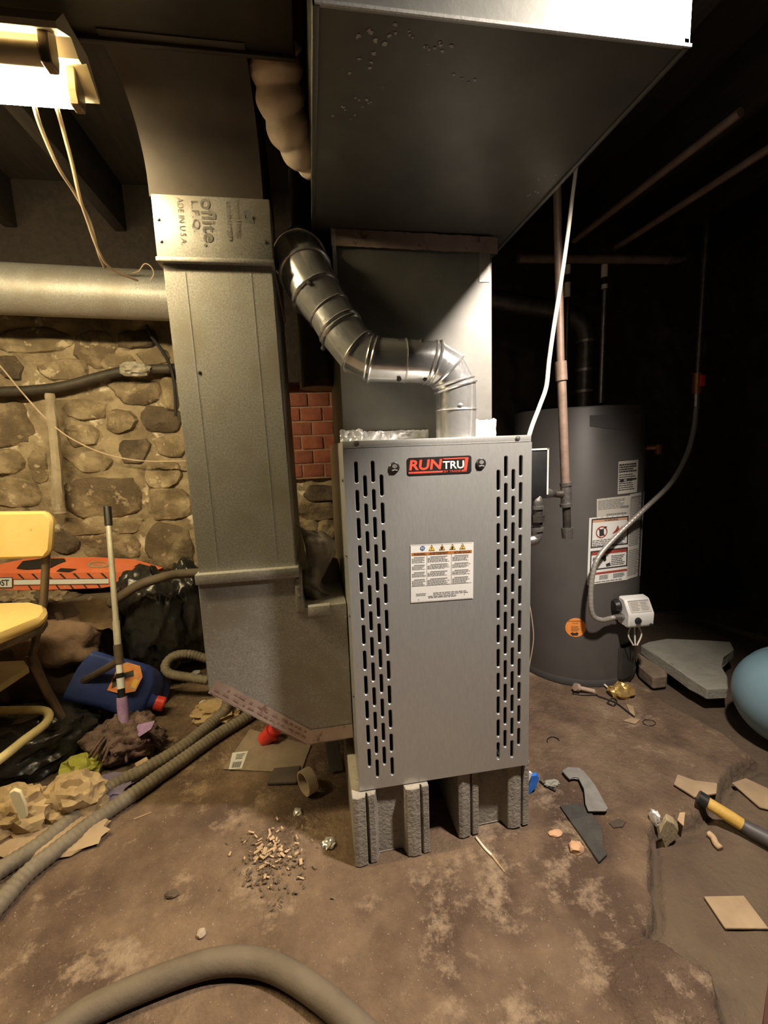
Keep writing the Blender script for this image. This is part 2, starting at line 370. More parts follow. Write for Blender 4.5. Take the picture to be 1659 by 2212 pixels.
# ------------------------------------------------------------ walls, ceiling
WY = 1.25
bm = B(); nx, nz_ = 260, 150
def wy(x, z): return WY+.020*fbm(V((x*5, z*5, 7)), 5)+.012*noise.noise(V((x*19, z*19, 2)))-.010*ridge(V((x*9, z*11, 5)), 2)*.5
g = [[bm.verts.new((-2.2+4.6*i/nx, wy(-2.2+4.6*i/nx, -.05+2.2*j/nz_), -.05+2.2*j/nz_)) for j in range(nz_+1)] for i in range(nx+1)]
for i in range(nx):
    for j in range(nz_):
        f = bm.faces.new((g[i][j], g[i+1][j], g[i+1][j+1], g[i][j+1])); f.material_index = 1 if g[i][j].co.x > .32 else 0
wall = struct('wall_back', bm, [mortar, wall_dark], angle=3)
def stone(cx, cz, w, h, seed, mi, pr=.03, rect=.5):
    r = random.Random(seed); bm = B(); n = 22; rings = []; pr *= .55
    k_ = r.randint(6, 9); cs = sorted((2*pi*(i+r.uniform(-.28, .28))/k_) % (2*pi) for i in range(k_)); cr = [r.uniform(.82, 1.12) for _ in cs]
    def rad(a):
        a %= 2*pi
        for i in range(k_):
            a0 = cs[i]; a1 = cs[(i+1) % k_]+(2*pi if i == k_-1 else 0); aa = a+(2*pi if a < cs[0] else 0)
            if a0 <= aa <= a1:
                p = V((cos(a0), sin(a0)))*cr[i]; q = V((cos(a1), sin(a1)))*cr[(i+1) % k_]; d = V((cos(aa), sin(aa))); e = q-p
                return abs((p.x*e.y-p.y*e.x)/(d.x*e.y-d.y*e.x+1e-9))
        return 1
    for s_, d in ((1.05, .020), (1.0, -.25*pr), (.90, -.9*pr), (.62, -pr*1.1), (.3, -pr)):
        ring = []
        for i in range(n):
            a = 2*pi*i/n; e = 1-rect*.5; q = rad(a)*(1+.07*noise.noise(V((cos(a)*2.5, sin(a)*2.5, seed))))*s_
            x = cx+w*.575*q*math.copysign(abs(cos(a))**e, cos(a)); z = cz+h*.575*q*math.copysign(abs(sin(a))**e, sin(a))
            ring.append(bm.verts.new((x, wy(x, z)+d+.020*noise.noise(V((x*12, z*12, seed)))+.010*noise.noise(V((x*31, z*31, seed))), z)))
        rings.append(ring)
    for a, b in zip(rings, rings[1:]):
        for i in range(n): bm.faces.new((a[i], a[(i+1) % n], b[(i+1) % n], b[i]))
    bm.faces.new(rings[-1])
    return obj('stone', bm, stone_m[mi], wall, angle=.7)
def stone_px(x0, y0, x1, y1, seed, mi, pr=.03, rect=.5):
    a = ony(WY, x0, y0); b = ony(WY, x1, y1); stone((a.x+b.x)/2, (a.z+b.z)/2, abs(b.x-a.x), abs(a.z-b.z), seed, mi, pr, rect)
STN = [(144, 1035, 312, 1110, 0, .035, .8), (318, 1130, 425, 1232, 0, .03, .3), (110, 1145, 172, 1196, 2, .025, .2), (-10, 768, 58, 818, 2, .03, .1),
       (-90, 872, 80, 962, 0, .03, .5), (0, 712, 160, 765, 1, .025, .6), (165, 715, 255, 790, 0, .02, .4), (85, 778, 200, 822, 1, .03, .5), (215, 760, 300, 815, 1, .02, .4),
       (255, 712, 345, 755, 2, .03, .6), (300, 755, 372, 790, 1, .03, .5), (-60, 855, 60, 868, 1, .02, .6), (140, 860, 235, 905, 1, .02, .5), (245, 820, 345, 870, 0, .03, .6), (348, 815, 392, 880, 1, .03, .5),
       (225, 885, 300, 935, 1, .03, .2), (305, 880, 392, 930, 2, .02, .5), (140, 915, 220, 965, 1, .025, .5), (-40, 975, 55, 1025, 1, .03, .5), (62, 970, 112, 1040, 1, .02, .4), (150, 975, 250, 1022, 1, .02, .6),
       (258, 945, 330, 1000, 2, .02, .5), (335, 940, 402, 985, 1, .02, .5), (310, 1000, 400, 1050, 1, .025, .5), (320, 1055, 412, 1120, 1, .025, .4), (-20, 1035, 90, 1095, 1, .03, .5), (138, 1120, 310, 1150, 1, .02, .7),
       (180, 1155, 312, 1205, 1, .025, .6), (-30, 1105, 100, 1190, 0, .02, .5), (-30, 1205, 110, 1240, 1, .02, .6), (200, 1212, 420, 1250, 1, .02, .7),
       (648, 1048, 738, 1082, 2, .03, .5), (640, 1088, 735, 1120, 0, .035, .6), (640, 1125, 690, 1150, 1, .03, .5), (683, 1125, 728, 1165, 1, .05, .2), (690, 1168, 740, 1205, 1, .03, .3), (645, 1155, 690, 1200, 0, .03, .4), (640, 1210, 745, 1275, 2, .03, .5),
       (-200, 720, -100, 800, 1, .03, .5), (-230, 810, -100, 870, 0, .03, .5), (-240, 890, -110, 990, 1, .03, .5), (-240, 1010, -60, 1090, 0, .03, .5), (-240, 1110, -60, 1200, 1, .03, .5)]
for i, (a, b, c, d, mi, pr, rc) in enumerate(STN): stone_px(a, b, c, d, i+11, mi, pr, rc)
# small infill stones low down behind the junk
for i in range(16):
    stone(-1.62+.098*i+rnd.uniform(-.01, .01), rnd.choice((.30, .36, .42)), rnd.uniform(.08, .13), rnd.uniform(.06, .1), 300+i, rnd.randint(0, 2))
# red brick patch
bl = ony(WY-.03, 622, 1034); tr = ony(WY-.03, 762, 800)
bm = B(); box(bm, bl.x-.01, tr.x+.03, WY-.0375, WY+.02, bl.z-.005, 1.40)
bp = obj('brick_backing', bm, brick_mortar, wall)
z = bl.z; row = 0
while z < 1.34:
    x = bl.x-.01-rnd.random()*.02-(.055 if row % 2 else 0)
    ln = (.105, .105, .205)[row % 3]
    while x < tr.x+.02:
        L = ln if rnd.random() < .7 else .105
        bm = B(); x1 = min(x+L-.008, tr.x+.03); x0 = max(x, bl.x-.01)
        if x1-x0 > .012:
            d = rnd.uniform(-.004, .003)
            box(bm, x0, x1, WY-.042+d, WY-.02, z+.004, z+.0635, .003)
            obj('brick', bm, rnd.choice(brick_m), wall, angle=.9)
        x += L
    z += .0675; row += 1
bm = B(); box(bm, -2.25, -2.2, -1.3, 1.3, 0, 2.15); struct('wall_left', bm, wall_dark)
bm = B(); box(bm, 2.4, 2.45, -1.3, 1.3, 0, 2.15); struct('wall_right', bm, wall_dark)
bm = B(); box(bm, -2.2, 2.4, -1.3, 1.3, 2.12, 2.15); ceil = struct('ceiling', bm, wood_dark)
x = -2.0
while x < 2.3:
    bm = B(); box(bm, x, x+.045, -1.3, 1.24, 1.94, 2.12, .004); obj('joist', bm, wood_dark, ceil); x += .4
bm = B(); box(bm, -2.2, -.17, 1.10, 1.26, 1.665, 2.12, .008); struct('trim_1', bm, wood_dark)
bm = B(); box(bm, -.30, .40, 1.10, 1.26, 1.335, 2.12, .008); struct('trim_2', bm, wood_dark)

# ------------------------------------------------------------ furnace
FX, FB, FT, FD = .445, .195, 1.032, .71
fur = thing('furnace', 'tall narrow galvanised gas furnace with slotted front panel standing on concrete blocks', 'furnace', (FX/2, FD/2, FB))
bm = B()
def quad(bm, *p): bm.faces.new([bm.verts.new(q) for q in p])
x0, x1, y0, y1, z0, z1 = .0015, FX-.0015, .004, FD, FB, FT+.016
t = .0012
for a in ((x0, x0+t, y0, y1, z0, z1), (x1-t, x1, y0, y1, z0, z1), (x0, x1, y1-t, y1, z0, z1), (x0, x1, y0, y1, z1-t, z1), (x0, x1, y0, y1, z0, z0+t)): box(bm, *a)
obj('cabinet', bm, steel, fur)
bm = B(); box(bm, .004, FX-.004, .10, .105, FB+.01, FT); box(bm, .05, .12, .05, .10, .3, .9); box(bm, .33, .39, .05, .10, .3, .9)
obj('inner_baffle', bm, dark, fur)
# front panel with 96 real slots
def zc(i): return FB+.7601-i*.0635
cols = [.0274+.0187*k for k in range(4)]+[.4176-.0187*k for k in (3, 2, 1, 0)]
stag = [0, .5, 0, .5, .5, 0, .5, 0]
bm = B(); SW = .0040; SL = .0480; DEP = .005; SO = .0014; WO = SW+SO; m = 6
edges = [0.0]
for c in cols: edges += [c-WO, c+WO]
edges.append(FX)
for a, b in zip(edges[::2], edges[1::2]): quad(bm, (a, 0, FB), (b, 0, FB), (b, 0, FT), (a, 0, FT))
def contour(c, z, g): 
    q = SW+g; z0 = z-g; z1 = z+SL+g
    return [(c-q*cos(pi*i/m), z1-q+q*sin(pi*i/m)) for i in range(m+1)]+[(c+q*cos(pi*i/m), z0+q-q*sin(pi*i/m)) for i in range(m+1)]
for c, s in zip(cols, stag):
    off = -.0018 if c > .2 else 0
    sl = sorted(zc(i+s)+off for i in range(12)); prev = [(c-WO, FB), (c+WO, FB)]
    for z in sl+[None]:
        if z is None: top = [(c+WO, FT), (c-WO, FT)]
        else: k = contour(c, z, SO); top = k[m+1:]
        bm.faces.new([bm.verts.new((x, 0, zz)) for x, zz in prev+top])
        if z is not None: prev = k[:m+1]
    for z in sl:
        for (g0_, y0_), (g1_, y1_) in (((SO, 0), (0, .0014)), ((0, .0014), (0, DEP))):
            ka, kb = contour(c, z, g0_), contour(c, z, g1_); n = len(ka)
            for i in range(n):
                j = (i+1) % n; quad(bm, (ka[i][0], y0_, ka[i][1]), (ka[j][0], y0_, ka[j][1]), (kb[j][0], y1_, kb[j][1]), (kb[i][0], y1_, kb[i][1]))
for q in (((0, 0, FT), (FX, 0, FT), (FX, .018, FT), (0, .018, FT)), ((0, 0, FB), (0, 0, FT), (0, .02, FT), (0, .02, FB)), ((FX, 0, FB), (FX, 0, FT), (FX, .02, FT), (FX, .02, FB)), ((0, 0, FB), (FX, 0, FB), (FX, .02, FB), (0, .02, FB))): quad(bm, *q)
obj('front_panel', bm, steel, fur, smooth=False, recalc=False)
bm = B(); box(bm, .0, FX, .003, .02, FT+.0012, FT+.0165, .001); obj('top_flange', bm, steel, fur)
def screw(parent, p, n, r=.0045, m=None, name='screw'):
    bm = B(); n = V(n).normalized(); lathe(bm, V(p), n, [(r*1.45, 0), (r*1.45, r*.25), (r*.95, r*.3), (r*.9, r*.85), (r*.5, r*.95), (0, r*.95)], 10)
    return obj(name, bm, m or malle, parent)
for px, py in ((770, 958), (1118, 947)): screw(fur, ony(.003, px, py), (0, -1, 0))
for zz in (.42, .63, .78, .96): screw(fur, (.0015, .05, zz), (-1, 0, 0), .004)
for zz in (.40, .55, .7): screw(fur, (FX-.0015, .09, zz), (1, 0, 0), .004)
PP = lambda x, y, e=0: ony(-.0008-.0004*e, x, y)
# nameplate
f = Q([(879, 989.5), (1018.5, 983.5), (1018.5, 1021.5), (880, 1027.5)], PP)
bm = B(); pts = []
for cx_, cy_, a0 in ((.955, .13, -90), (.955, .87, 0), (.045, .87, 90), (.045, .13, 180)):
    for k in range(5):
        a = math.radians(a0+22.5*k); pts.append((cx_+.045*cos(a), cy_+.13*sin(a)))
prism(bm, [f(u, v, 1) for u, v in pts], (0, .0012, 0))
npl = obj('nameplate', bm, black, fur, smooth=False); npl['label'] = 'black nameplate with red and white lettering'
bm = B(); text(bm, 'RUN', f, .03, .13, .545, .72, 2, .12, .03); poly(bm, f, [(.55, .10), (.955, .10), (.955, .17), (.58, .17)], 2)
poly(bm, f, [(.905, .10), (.955, .10), (.925, .88), (.875, .88)], 2); poly(bm, f, [(.02, .80), (.56, .80), (.55, .90), (.02, .90)], 2); poly(bm, f, [(.845, .80), (.925, .80), (.925, .90), (.845, .90)], 2)
text(bm, 'BY TRANE', f, .575, .79, .835, .91, 2)
obj('red_lettering', bm, red_ink, npl, smooth=False)
bm = B(); text(bm, 'TRU', f, .555, .27, .885, .72, 2, 0, .02); obj('white_lettering', bm, white, npl, smooth=False)
# two black round caps with pale marks
for px, py in ((851.5, 1010), (1038.5, 1001)):
    c = ony(0, px, py); bm = B(); lathe(bm, c, (0, -1, 0), [(.0122, -.001), (.0122, .002), (.0105, .0042), (.006, .0052), (0, .0054)], 24)
    cp = obj('panel_knob', bm, black, fur)
    g2 = lambda u, v, e=0, c=c: c+V(((u-.5)*.021, -.0057-.0003*e, (.5-v)*.021))
    bm = B(); disk(bm, g2, .5, .36, .24, .20, 0, 16, .62); disk(bm, g2, .5, .36, .09, .08, 1, 10)
    poly(bm, g2, [(.18, .74), (.5, .66), (.82, .74), (.78, .86), (.5, .78), (.22, .86)], 0)
    obj('cap_mark', bm, dim_w, cp, smooth=False)
# warning label
f = Q([(887, 1177.5), (1023, 1171), (1022, 1292.5), (887.5, 1302.5)], PP)
bm = B(); patch(bm, f, e=1); wl = obj('warning_label', bm, white, fur, smooth=False); wl['label'] = 'white paper label with orange band and small print'
bm = B(); patch(bm, f, .015, .138, .975, .188, e=2); obj('orange_band', bm, orange_ink, wl, smooth=False)
bm = B(); text(bm, 'WARNING', f, .05, .142, .235, .184, 3); text(bm, 'AVERTISSEMENT', f, .30, .142, .60, .184, 3); text(bm, 'ADVERTENCIA', f, .69, .142, .95, .184, 3); obj('band_lettering', bm, inkd, wl, smooth=False)
bm = B(); disk(bm, f, .19, .065, .040, .042, 2); obj('blue_symbol', bm, blue_ink, wl, smooth=False)
bm = B(); text(bm, '82', f, .165, .048, .215, .082, 3); obj('symbol_mark', bm, white, wl, smooth=False)
bm = B(); b2 = B()
for k, cu in enumerate((.335, .50, .665, .825)):
    poly(b2, f, [(cu, .008), (cu+.05, .115), (cu-.05, .115)], 2); poly(bm, f, [(cu, .025), (cu+.040, .108), (cu-.040, .108)], 3)
obj('triangle_border', b2, inkd, wl, smooth=False); obj('triangle_symbol', bm, yellow_ink, wl, smooth=False)
bm = B()
patch(bm, f, .330, .045, .340, .078, e=4); patch(bm, f, .330, .086, .340, .098, e=4)
poly(bm, f, [(.497, .045), (.52, .06), (.51, .10), (.48, .10), (.485, .06)], 4); poly(bm, f, [(.665, .045), (.685, .075), (.675, .102), (.652, .102), (.648, .075)], 4)
text(bm, 'Z', f, .807, .055, .843, .10, 4)
obj('hazard_mark', bm, inkd, wl, smooth=False)['kind'] = 'stuff'
bm = B()
for (u0, u1, sd, cen) in ((.02, .245, 1, .14), (.27, .63, 2, .45), (.665, .955, 3, .81)):
    for k, (v0, n) in enumerate(((.215, 5), (.35, 4), (.475, 4), (.60, 6))):
        h = .012; patch(bm, f, cen-(u1-u0)*.38, v0, cen+(u1-u0)*.38, v0+h, e=2)
        lines(bm, f, u0, v0+.022, u1, v0+.022+.017*n, n, 2, sd*10+k, .42)
for u in (.258, .648): patch(bm, f, u, .188, u+.005, .715, e=2)
patch(bm, f, .015, .715, .975, .72, e=2); patch(bm, f, .012, .010, .98, .013, e=2); patch(bm, f, .012, .985, .98, .988, e=2)
for v in (.845, .872): lines(bm, f, .36, v, .93, v+.016, 1, 2, int(v*100), .8, .1); lines(bm, f, .085, v, .25, v+.016, 1, 2, int(v*90), .8, .1)
lines(bm, f, .28, .90, .80, .945, 3, 2, 5, .4); patch(bm, f, .12, .945, .13, .965, e=2); patch(bm, f, .855, .905, .865, .925, e=2)
obj('small_print', bm, ink, wl, smooth=False)
# right side junction box, gas fittings
bm = B(); a = ony(.10, 1152, 975); b = ony(.10, 1181, 1075)
box(bm, FX, a.x+.034, .09, .17, b.z, a.z+.004, .002); jb = obj('junction_box', bm, black, fur); jb['label'] = 'black side box with lit edges painted pale'
bm = B(); box(bm, FX, a.x+.036, .088, .094, a.z+.003, a.z+.007); box(bm, a.x+.033, a.x+.037, .088, .094, b.z+.01, a.z+.007); obj('painted_lit_edge', bm, cablem, jb)  # light catching the box edges, put in as pale strips
gy = .10
g0 = ony(gy, 1178, 1068); g1 = ony(gy, 1161, 1072); g2_ = ony(gy, 1160, 1158); g3 = V((FX, gy, g2_.z-.012))
bm = B(); tube(bm, smoothpath([ony(.16, 1185, 1066), g1+V((.012, .012, .004)), g1+V((0, 0, -.012)), g1+V((0, 0, -.03))], 6), .0135, 14); tube(bm, [g1+V((0, 0, -.026)), g1+V((0, 0, -.034))], .0165, 14)
obj('gas_elbow', bm, malle, fur)
bm = B(); zt = g1.z
for za, zb_, r in ((.034, .05, .0135), (.05, .068, .019), (.068, .078, .014), (.078, .09, .011)): tube(bm, [(g1.x, gy, zt-za), (g1.x, gy, zt-zb_)], r, 6 if r > .0135 else 14)
obj('union_fitting', bm, iron, fur)
bm = B(); tube(bm, smoothpath([(g1.x, gy, zt-.088), (g1.x, gy, zt-.105), (g1.x-.012, gy, zt-.118), (FX-.004, gy, zt-.120)], 5), .0145, 14); tube(bm, [(g1.x, gy, zt-.084), (g1.x, gy, zt-.093)], .0175, 14); obj('gas_elbow', bm, malle, fur)
bm = B(); tube(bm, smoothpath([ony(.02, 1143, 1300), ony(.02, 1150, 1345), ony(.02, 1152, 1385), ony(.02, 1143, 1440)], 6), .0012, 6); obj('loose_wire', bm, cordm, fur)

# ------------------------------------------------------------ concrete blocks
def block(x0, y0, label, wd=.192):
    pr = [(0, 0), (.055, -.004), (.165, 0), (.168, .014), (.195, .014), (.198, .001), (.285, .003), (.33, .030), (.62, .032), (.66, .030), (.695, .002), (.78, -.002), (.875, 0), (.88, .014), (.905, .014), (.91, .002), (1, .004)]
    bm = B(); p = [V((x0+u*wd, y0+v, .002)) for u, v in pr]+[V((x0+wd, y0+.39, .002)), V((x0, y0+.39, .002))]
    prism(bm, p, (0, 0, .19), .0016)
    bmesh.ops.triangulate(bm, faces=bm.faces)
    return tag(obj('concrete_block', bm, concrete, smooth=False), label, 'block', 'blocks under the furnace')
block(-.020, -.016, 'grey concrete block with grooved end under the left half of the furnace')
block(.256, .012, 'grey concrete block with grooved end under the right half of the furnace', .200)

# ------------------------------------------------------------ supply plenum and trunk
PY = .215; pl0 = ony(PY, 741, 920).x; pl1 = ony(PY, 1063, 915).x; PZ = 1.565
ptl = ony(PY, 735, 515).x; ptr = ony(PY, 1073, 515).x
plen = thing('supply_plenum', 'dull sheet metal plenum rising from the furnace top behind the flue', 'duct', ((pl0+pl1)/2, .45, 1.048))
bm = B(); PB = 1.049
prism(bm, [(pl0, PY, PB), (pl1, PY, PB), (pl1, .70, PB), (pl0, .70, PB)], (0, 0, 1.575-PB), .0015)
obj('plenum_body', bm, mk('dull_plenum_sheet', (.17, .165, .15), (.225, .215, .20), 8, .58, .3, .05, 30, (.40, .39, .36), 60, .70), plen)
bm = B(); n = 40
for j in range(n):
    for k in range(3): pass
def crinkle(bm, p0, du, dv, nu, nv, amp, seed, nrm, freq=90):
    p0, du, dv, nrm = V(p0), V(du), V(dv), V(nrm)
    g = []
    for i in range(nu+1):
        col_ = []
        for j in range(nv+1):
            p = p0+du*(i/nu)+dv*(j/nv); h = amp*(ridge(p*freq*.6+V((seed, 0, 0)), 2)*.5+.6)
            if j in (0, nv): p = p+dv.normalized()*amp*.8*noise.noise(p*freq*1.3+V((0, seed, 0)))
            col_.append(bm.verts.new(p+nrm*max(h, .0006)))
        g.append(col_)
    for i in range(nu):
        for j in range(nv): bm.faces.new((g[i][j], g[i+1][j], g[i+1][j+1], g[i][j+1]))
bm = B(); crinkle(bm, (pl0-.004, PY-.004, PB+.001), (.235, 0, 0), (0, 0, .026), 90, 8, .004, 1, (0, -1, 0)); obj('foil_tape', bm, foil, plen, angle=.25)
bm = B(); crinkle(bm, (pl1-.055, PY-.006, PB), (.062, 0, 0), (0, 0, .05), 24, 16, .006, 2, (0, -1, 0)); obj('foil_tape', bm, foil, plen, angle=.25)
bm = B(); crinkle(bm, (pl0-.012, PY-.03, PB-.004), (.06, 0, 0), (0, 0, .034), 24, 12, .006, 4, (0, -1, .3)); obj('foil_tape', bm, foil, plen, angle=.25)
bm = B(); crinkle(bm, (pl0-.004, PY-.003, 1.45), (.010, 0, 0), (0, 0, .125), 4, 40, .004, 5, (-.4, -1, 0)); obj('foil_tape', bm, foil, plen, angle=.25)
bm = B(); crinkle(bm, (pl0-.008, PY-.003, 1.536), (pl1-pl0+.022, 0, -.006), (0, 0, .040), 60, 6, .003, 3, (0, -1, 0), 40); o = obj('seam_tape', bm, ptape, plen, angle=.5); o['label'] = 'brownish pink tape round the top collar'
bm = B(); crinkle(bm, (pl1-.036, PY-.001, 1.46), (.030, 0, 0), (0, 0, .075), 6, 14, .001, 6, (0, -1, 0), 30); obj('patch_tape', bm, galv_dusty, plen)
TZ = 1.577; tx0 = -.032; tx1 = .49; ty0 = -.352
tr_ = thing('overhead_supply_duct', 'wide dark overhead duct box with a bright stained end plate', 'duct', (.23, .2, TZ))
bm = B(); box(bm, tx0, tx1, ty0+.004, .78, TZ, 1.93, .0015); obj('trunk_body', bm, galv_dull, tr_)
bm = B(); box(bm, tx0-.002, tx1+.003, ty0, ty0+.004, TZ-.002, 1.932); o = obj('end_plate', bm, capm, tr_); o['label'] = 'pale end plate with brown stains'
bm = B(); box(bm, tx0, tx1+.004, ty0-.003, ty0, TZ-.003, TZ+.001); obj('plate_seam', bm, galv, tr_)
bm = B()
for xx in (tx0-.003, tx1-.006): box(bm, xx, xx+.009, ty0, .78, TZ-.004, TZ+.01, .001)
obj('corner_seam', bm, galv_dull, tr_)
bm = B()
for (px, py, s) in ((800, 95, 12), (775, 145, 8), (965, 100, 9), (830, 60, 9), (790, 210, 7), (760, 220, 6), (740, 250, 6), (1000, 170, 7), (1180, 382, 6), (1200, 388, 5), (1160, 420, 8), (945, 95, 7), (870, 75, 6)):
    c = onz(TZ, px, py); cr = random.Random(px)
    for k in range(4):
        a = c+V((cr.uniform(-.02, .02), cr.uniform(-.015, .015), -.0008)); rr = s*.0004
        bm.faces.new([bm.verts.new(a+V((rr*cr.uniform(.4, 1.3)*cos(2*pi*i/7), rr*cr.uniform(.4, 1.2)*sin(2*pi*i/7), 0))) for i in range(7)])
o = obj('painted_glints', bm, dim_w, tr_, smooth=False); o['kind'] = 'stuff'  # glints on the duct underside, put in as pale flecks

# ------------------------------------------------------------ flue pipe
fp = thing('flue_pipe', 'shiny galvanised flue pipe with segmented elbows rising from the furnace top', 'pipe', tuple(ony(.12, 985, 946)))
r4 = .0508
A = [ony(.125, 985, 944), ony(.125, 985, 886), ony(.125, 984, 836), ony(.125, 966, 801), ony(.125, 939, 784), ony(.125, 874, 780), ony(.130, 806, 777), ony(.140, 772, 760), ony(.160, 738, 716), ony(.175, 712, 674), ony(.190, 682, 636), ony(.215, 660, 588), ony(.25, 648, 560), ony(.32, 655, 548), ony(.40, 672, 560)]
A[0].z = FT+.017
RR = [r4, r4, r4, r4, r4, r4, r4*1.02, r4*1.04, r4*1.08, r4*1.08, r4*1.22, r4*1.27, r4*1.30, r4*1.30, r4*1.30]
names = ['pipe_section', 'pipe_section', 'elbow_gore', 'elbow_gore', 'pipe_section', 'pipe_section', 'elbow_gore', 'elbow_gore', 'pipe_section', 'pipe_section', 'pipe_section', 'elbow_gore', 'elbow_gore', 'elbow_gore']
bm = B(); rings = tube(bm, A, RR, 36, False, True); RP = [[v.co.copy() for v in r] for r in rings]; bm.free()
for i, nm in enumerate(names):
    bm = B(); a = [bm.verts.new(p) for p in RP[i]]; b = [bm.verts.new(p) for p in RP[i+1]]
    for k in range(36): bm.faces.new((a[k], a[(k+1) % 36], b[(k+1) % 36], b[k]))
    obj(nm, bm, flue_m, fp)
for i in (1, 2, 3, 4, 5, 6, 7, 8, 9, 10, 11, 12):
    c = sum(RP[i], V())/36; bm = B(); ringtube(bm, [c+(p-c)*1.02 for p in RP[i]], .0036 if i in (2, 3, 4, 6, 7, 8, 10, 11) else .0022)
    if i in (2, 4, 6, 8):
        d = (A[i+1]-A[i]).normalized()*.012; ringtube(bm, [c+d+(p-c)*1.015 for p in RP[i]], .003)
    obj('crimp_bead', bm, flue_m, fp)
for px, py, y in ((995, 876, .074), (1012, 865, .085), (1010, 840, .085), (862, 737, .10), (911, 736, .10), (862, 819, .10), (918, 818, .10), (668, 612, .13), (636, 660, .17), (967, 773, .08), (698, 752, .11)):
    screw(fp, ony(y, px, py), (0, -1, .1), .0042)
op = thing('old_flue_stub', 'dark upright old flue pipe behind the shiny flue', 'pipe', tuple(ony(.62, 690, 838)))
c0 = ony(.62, 690, 838); c1 = ony(.62, 690, 690)
bm = B(); tube(bm, [c0, (c0.x, c0.y, 1.93)], .062, 28); obj('pipe_wall', bm, mk('sooty_flue', (.12, .10, .085), (.17, .145, .12), 8, .7, 0, .2, 30), op)
bm = B(); tube(bm, [(c0.x, c0.y, c0.z-.002), (c0.x, c0.y, c0.z+.018)], .066, 28); obj('pipe_collar', bm, rusty, op)

# ------------------------------------------------------------ return drop duct
DY = .15
dr = thing('return_duct', 'dusty galvanised return duct dropping to the left side of the furnace', 'duct', (-.2, .35, .25))
DX0, DX1 = ony(DY, 430, 1240).x, ony(DY, 640, 1225).x
TX0, TX1 = ony(DY, 352, 580).x, ony(DY, 588, 580).x
zb1 = ony(DY, 530, 1240).z; zt1 = ony(DY, 465, 566).z
bm = B()
lo = [(DX0, DY, zb1), (DX1, DY, zb1), (DX1, .62, zb1), (DX0, .62, zb1)]; hi = [(TX0, DY, zt1+.01), (TX1, DY, zt1+.01), (TX1, .62, zt1+.01), (TX0, .62, zt1+.01)]
a = [bm.verts.new(p) for p in lo]; b = [bm.verts.new(p) for p in hi]
for i in range(4): bm.faces.new((a[i], a[(i+1) % 4], b[(i+1) % 4], b[i]))
bm.faces.new(a[::-1]); bm.faces.new(b)
bmesh.ops.bevel(bm, geom=list(bm.edges), offset=.002, segments=2, affect='EDGES'); obj('drop_section', bm, galv_dusty, dr)
bm = B()
for xx in (.045, .19): quad(bm, (DX0+xx, DY-.0012, zb1), (DX0+xx+.002, DY-.0012, zb1), (TX0+xx+.002, DY-.0012, zt1), (TX0+xx, DY-.0012, zt1))
obj('fold_line', bm, galv, dr, smooth=False)
# boot
by = .138
bp_ = [(x, by, z) for x, z in ((DX0-.002, zb1+.004), (DX0-.002, ony(by, 452, 1494).z), (ony(by, 663, 1607).x, ony(by, 663, 1607).z), (-.001, ony(by, 760, 1592).z), (-.001, ony(by, 745, 1302).z), (DX1+.014, ony(by, 650, 1316).z), (DX1+.004, zb1+.004))]
bm = B(); prism(bm, bp_, (0, .49, 0), .002); obj('boot', bm, galv_dusty, dr)
bm = B(); box(bm, DX0-.006, DX1+.006, by-.008, .64, zb1-.014, zb1+.012, .002); o = obj('drive_cleat', bm, galv_dusty, dr)
bm = B(); box(bm, DX1-.006, DX1+.012, by-.004, by+.1, bp_[5][2]-.006, zb1-.012, .001); obj('corner_flange', bm, galv_dusty, dr)
bm = B(); zs = bp_[4][2]; box(bm, DX1+.024, -.045, by-.016, by+.004, zs-.022, zs+.003, .001); obj('shelf_lip', bm, galv, dr)
for zz in (.02, .045, .07): screw(dr, (DX1+.003, by-.004, zb1-zz), (0, -1, 0), .003)
# tape along the boot bottom, following the three edges
bm = B()
for (p, q) in ((1, 2), (2, 3)):
    P_, Q_ = V(bp_[p]), V(bp_[q]); d = Q_-P_; nrm = V((-d.z, 0, d.x)).normalized()
    crinkle(bm, P_+V((0, -.0005, 0)), d, nrm*.040, 40, 3, .0012, 20+p, (0, -1, 0), 30)
    crinkle(bm, P_+V((0, -.002, -.0008)), d, V((0, .05, 0)), 40, 2, .001, 24+p, -nrm, 30)
tp = obj('seam_tape', bm, ptape, dr); tp['label'] = 'pinkish printed tape along the bottom edge'
bm = B(); P_, Q_ = V(bp_[1]), V(bp_[2]); d = Q_-P_; nrm = V((-d.z, 0, d.x)).normalized()
r = random.Random(5)
for row, off in ((0, .012), (1, .026)):
    s = .03+row*.1
    while s < .93:
        ww = r.uniform(.02, .06); b0 = P_+d*s+nrm*off+V((0, -.0028, 0)); quad(bm, b0, b0+d*ww, b0+d*ww+nrm*.005, b0+nrm*.005); s += ww+r.uniform(.01, .05)
o = obj('tape_print', bm, mk('faded_tape_print', (.27, .17, .15), (.33, .21, .18), 60, .6), tp, smooth=False)
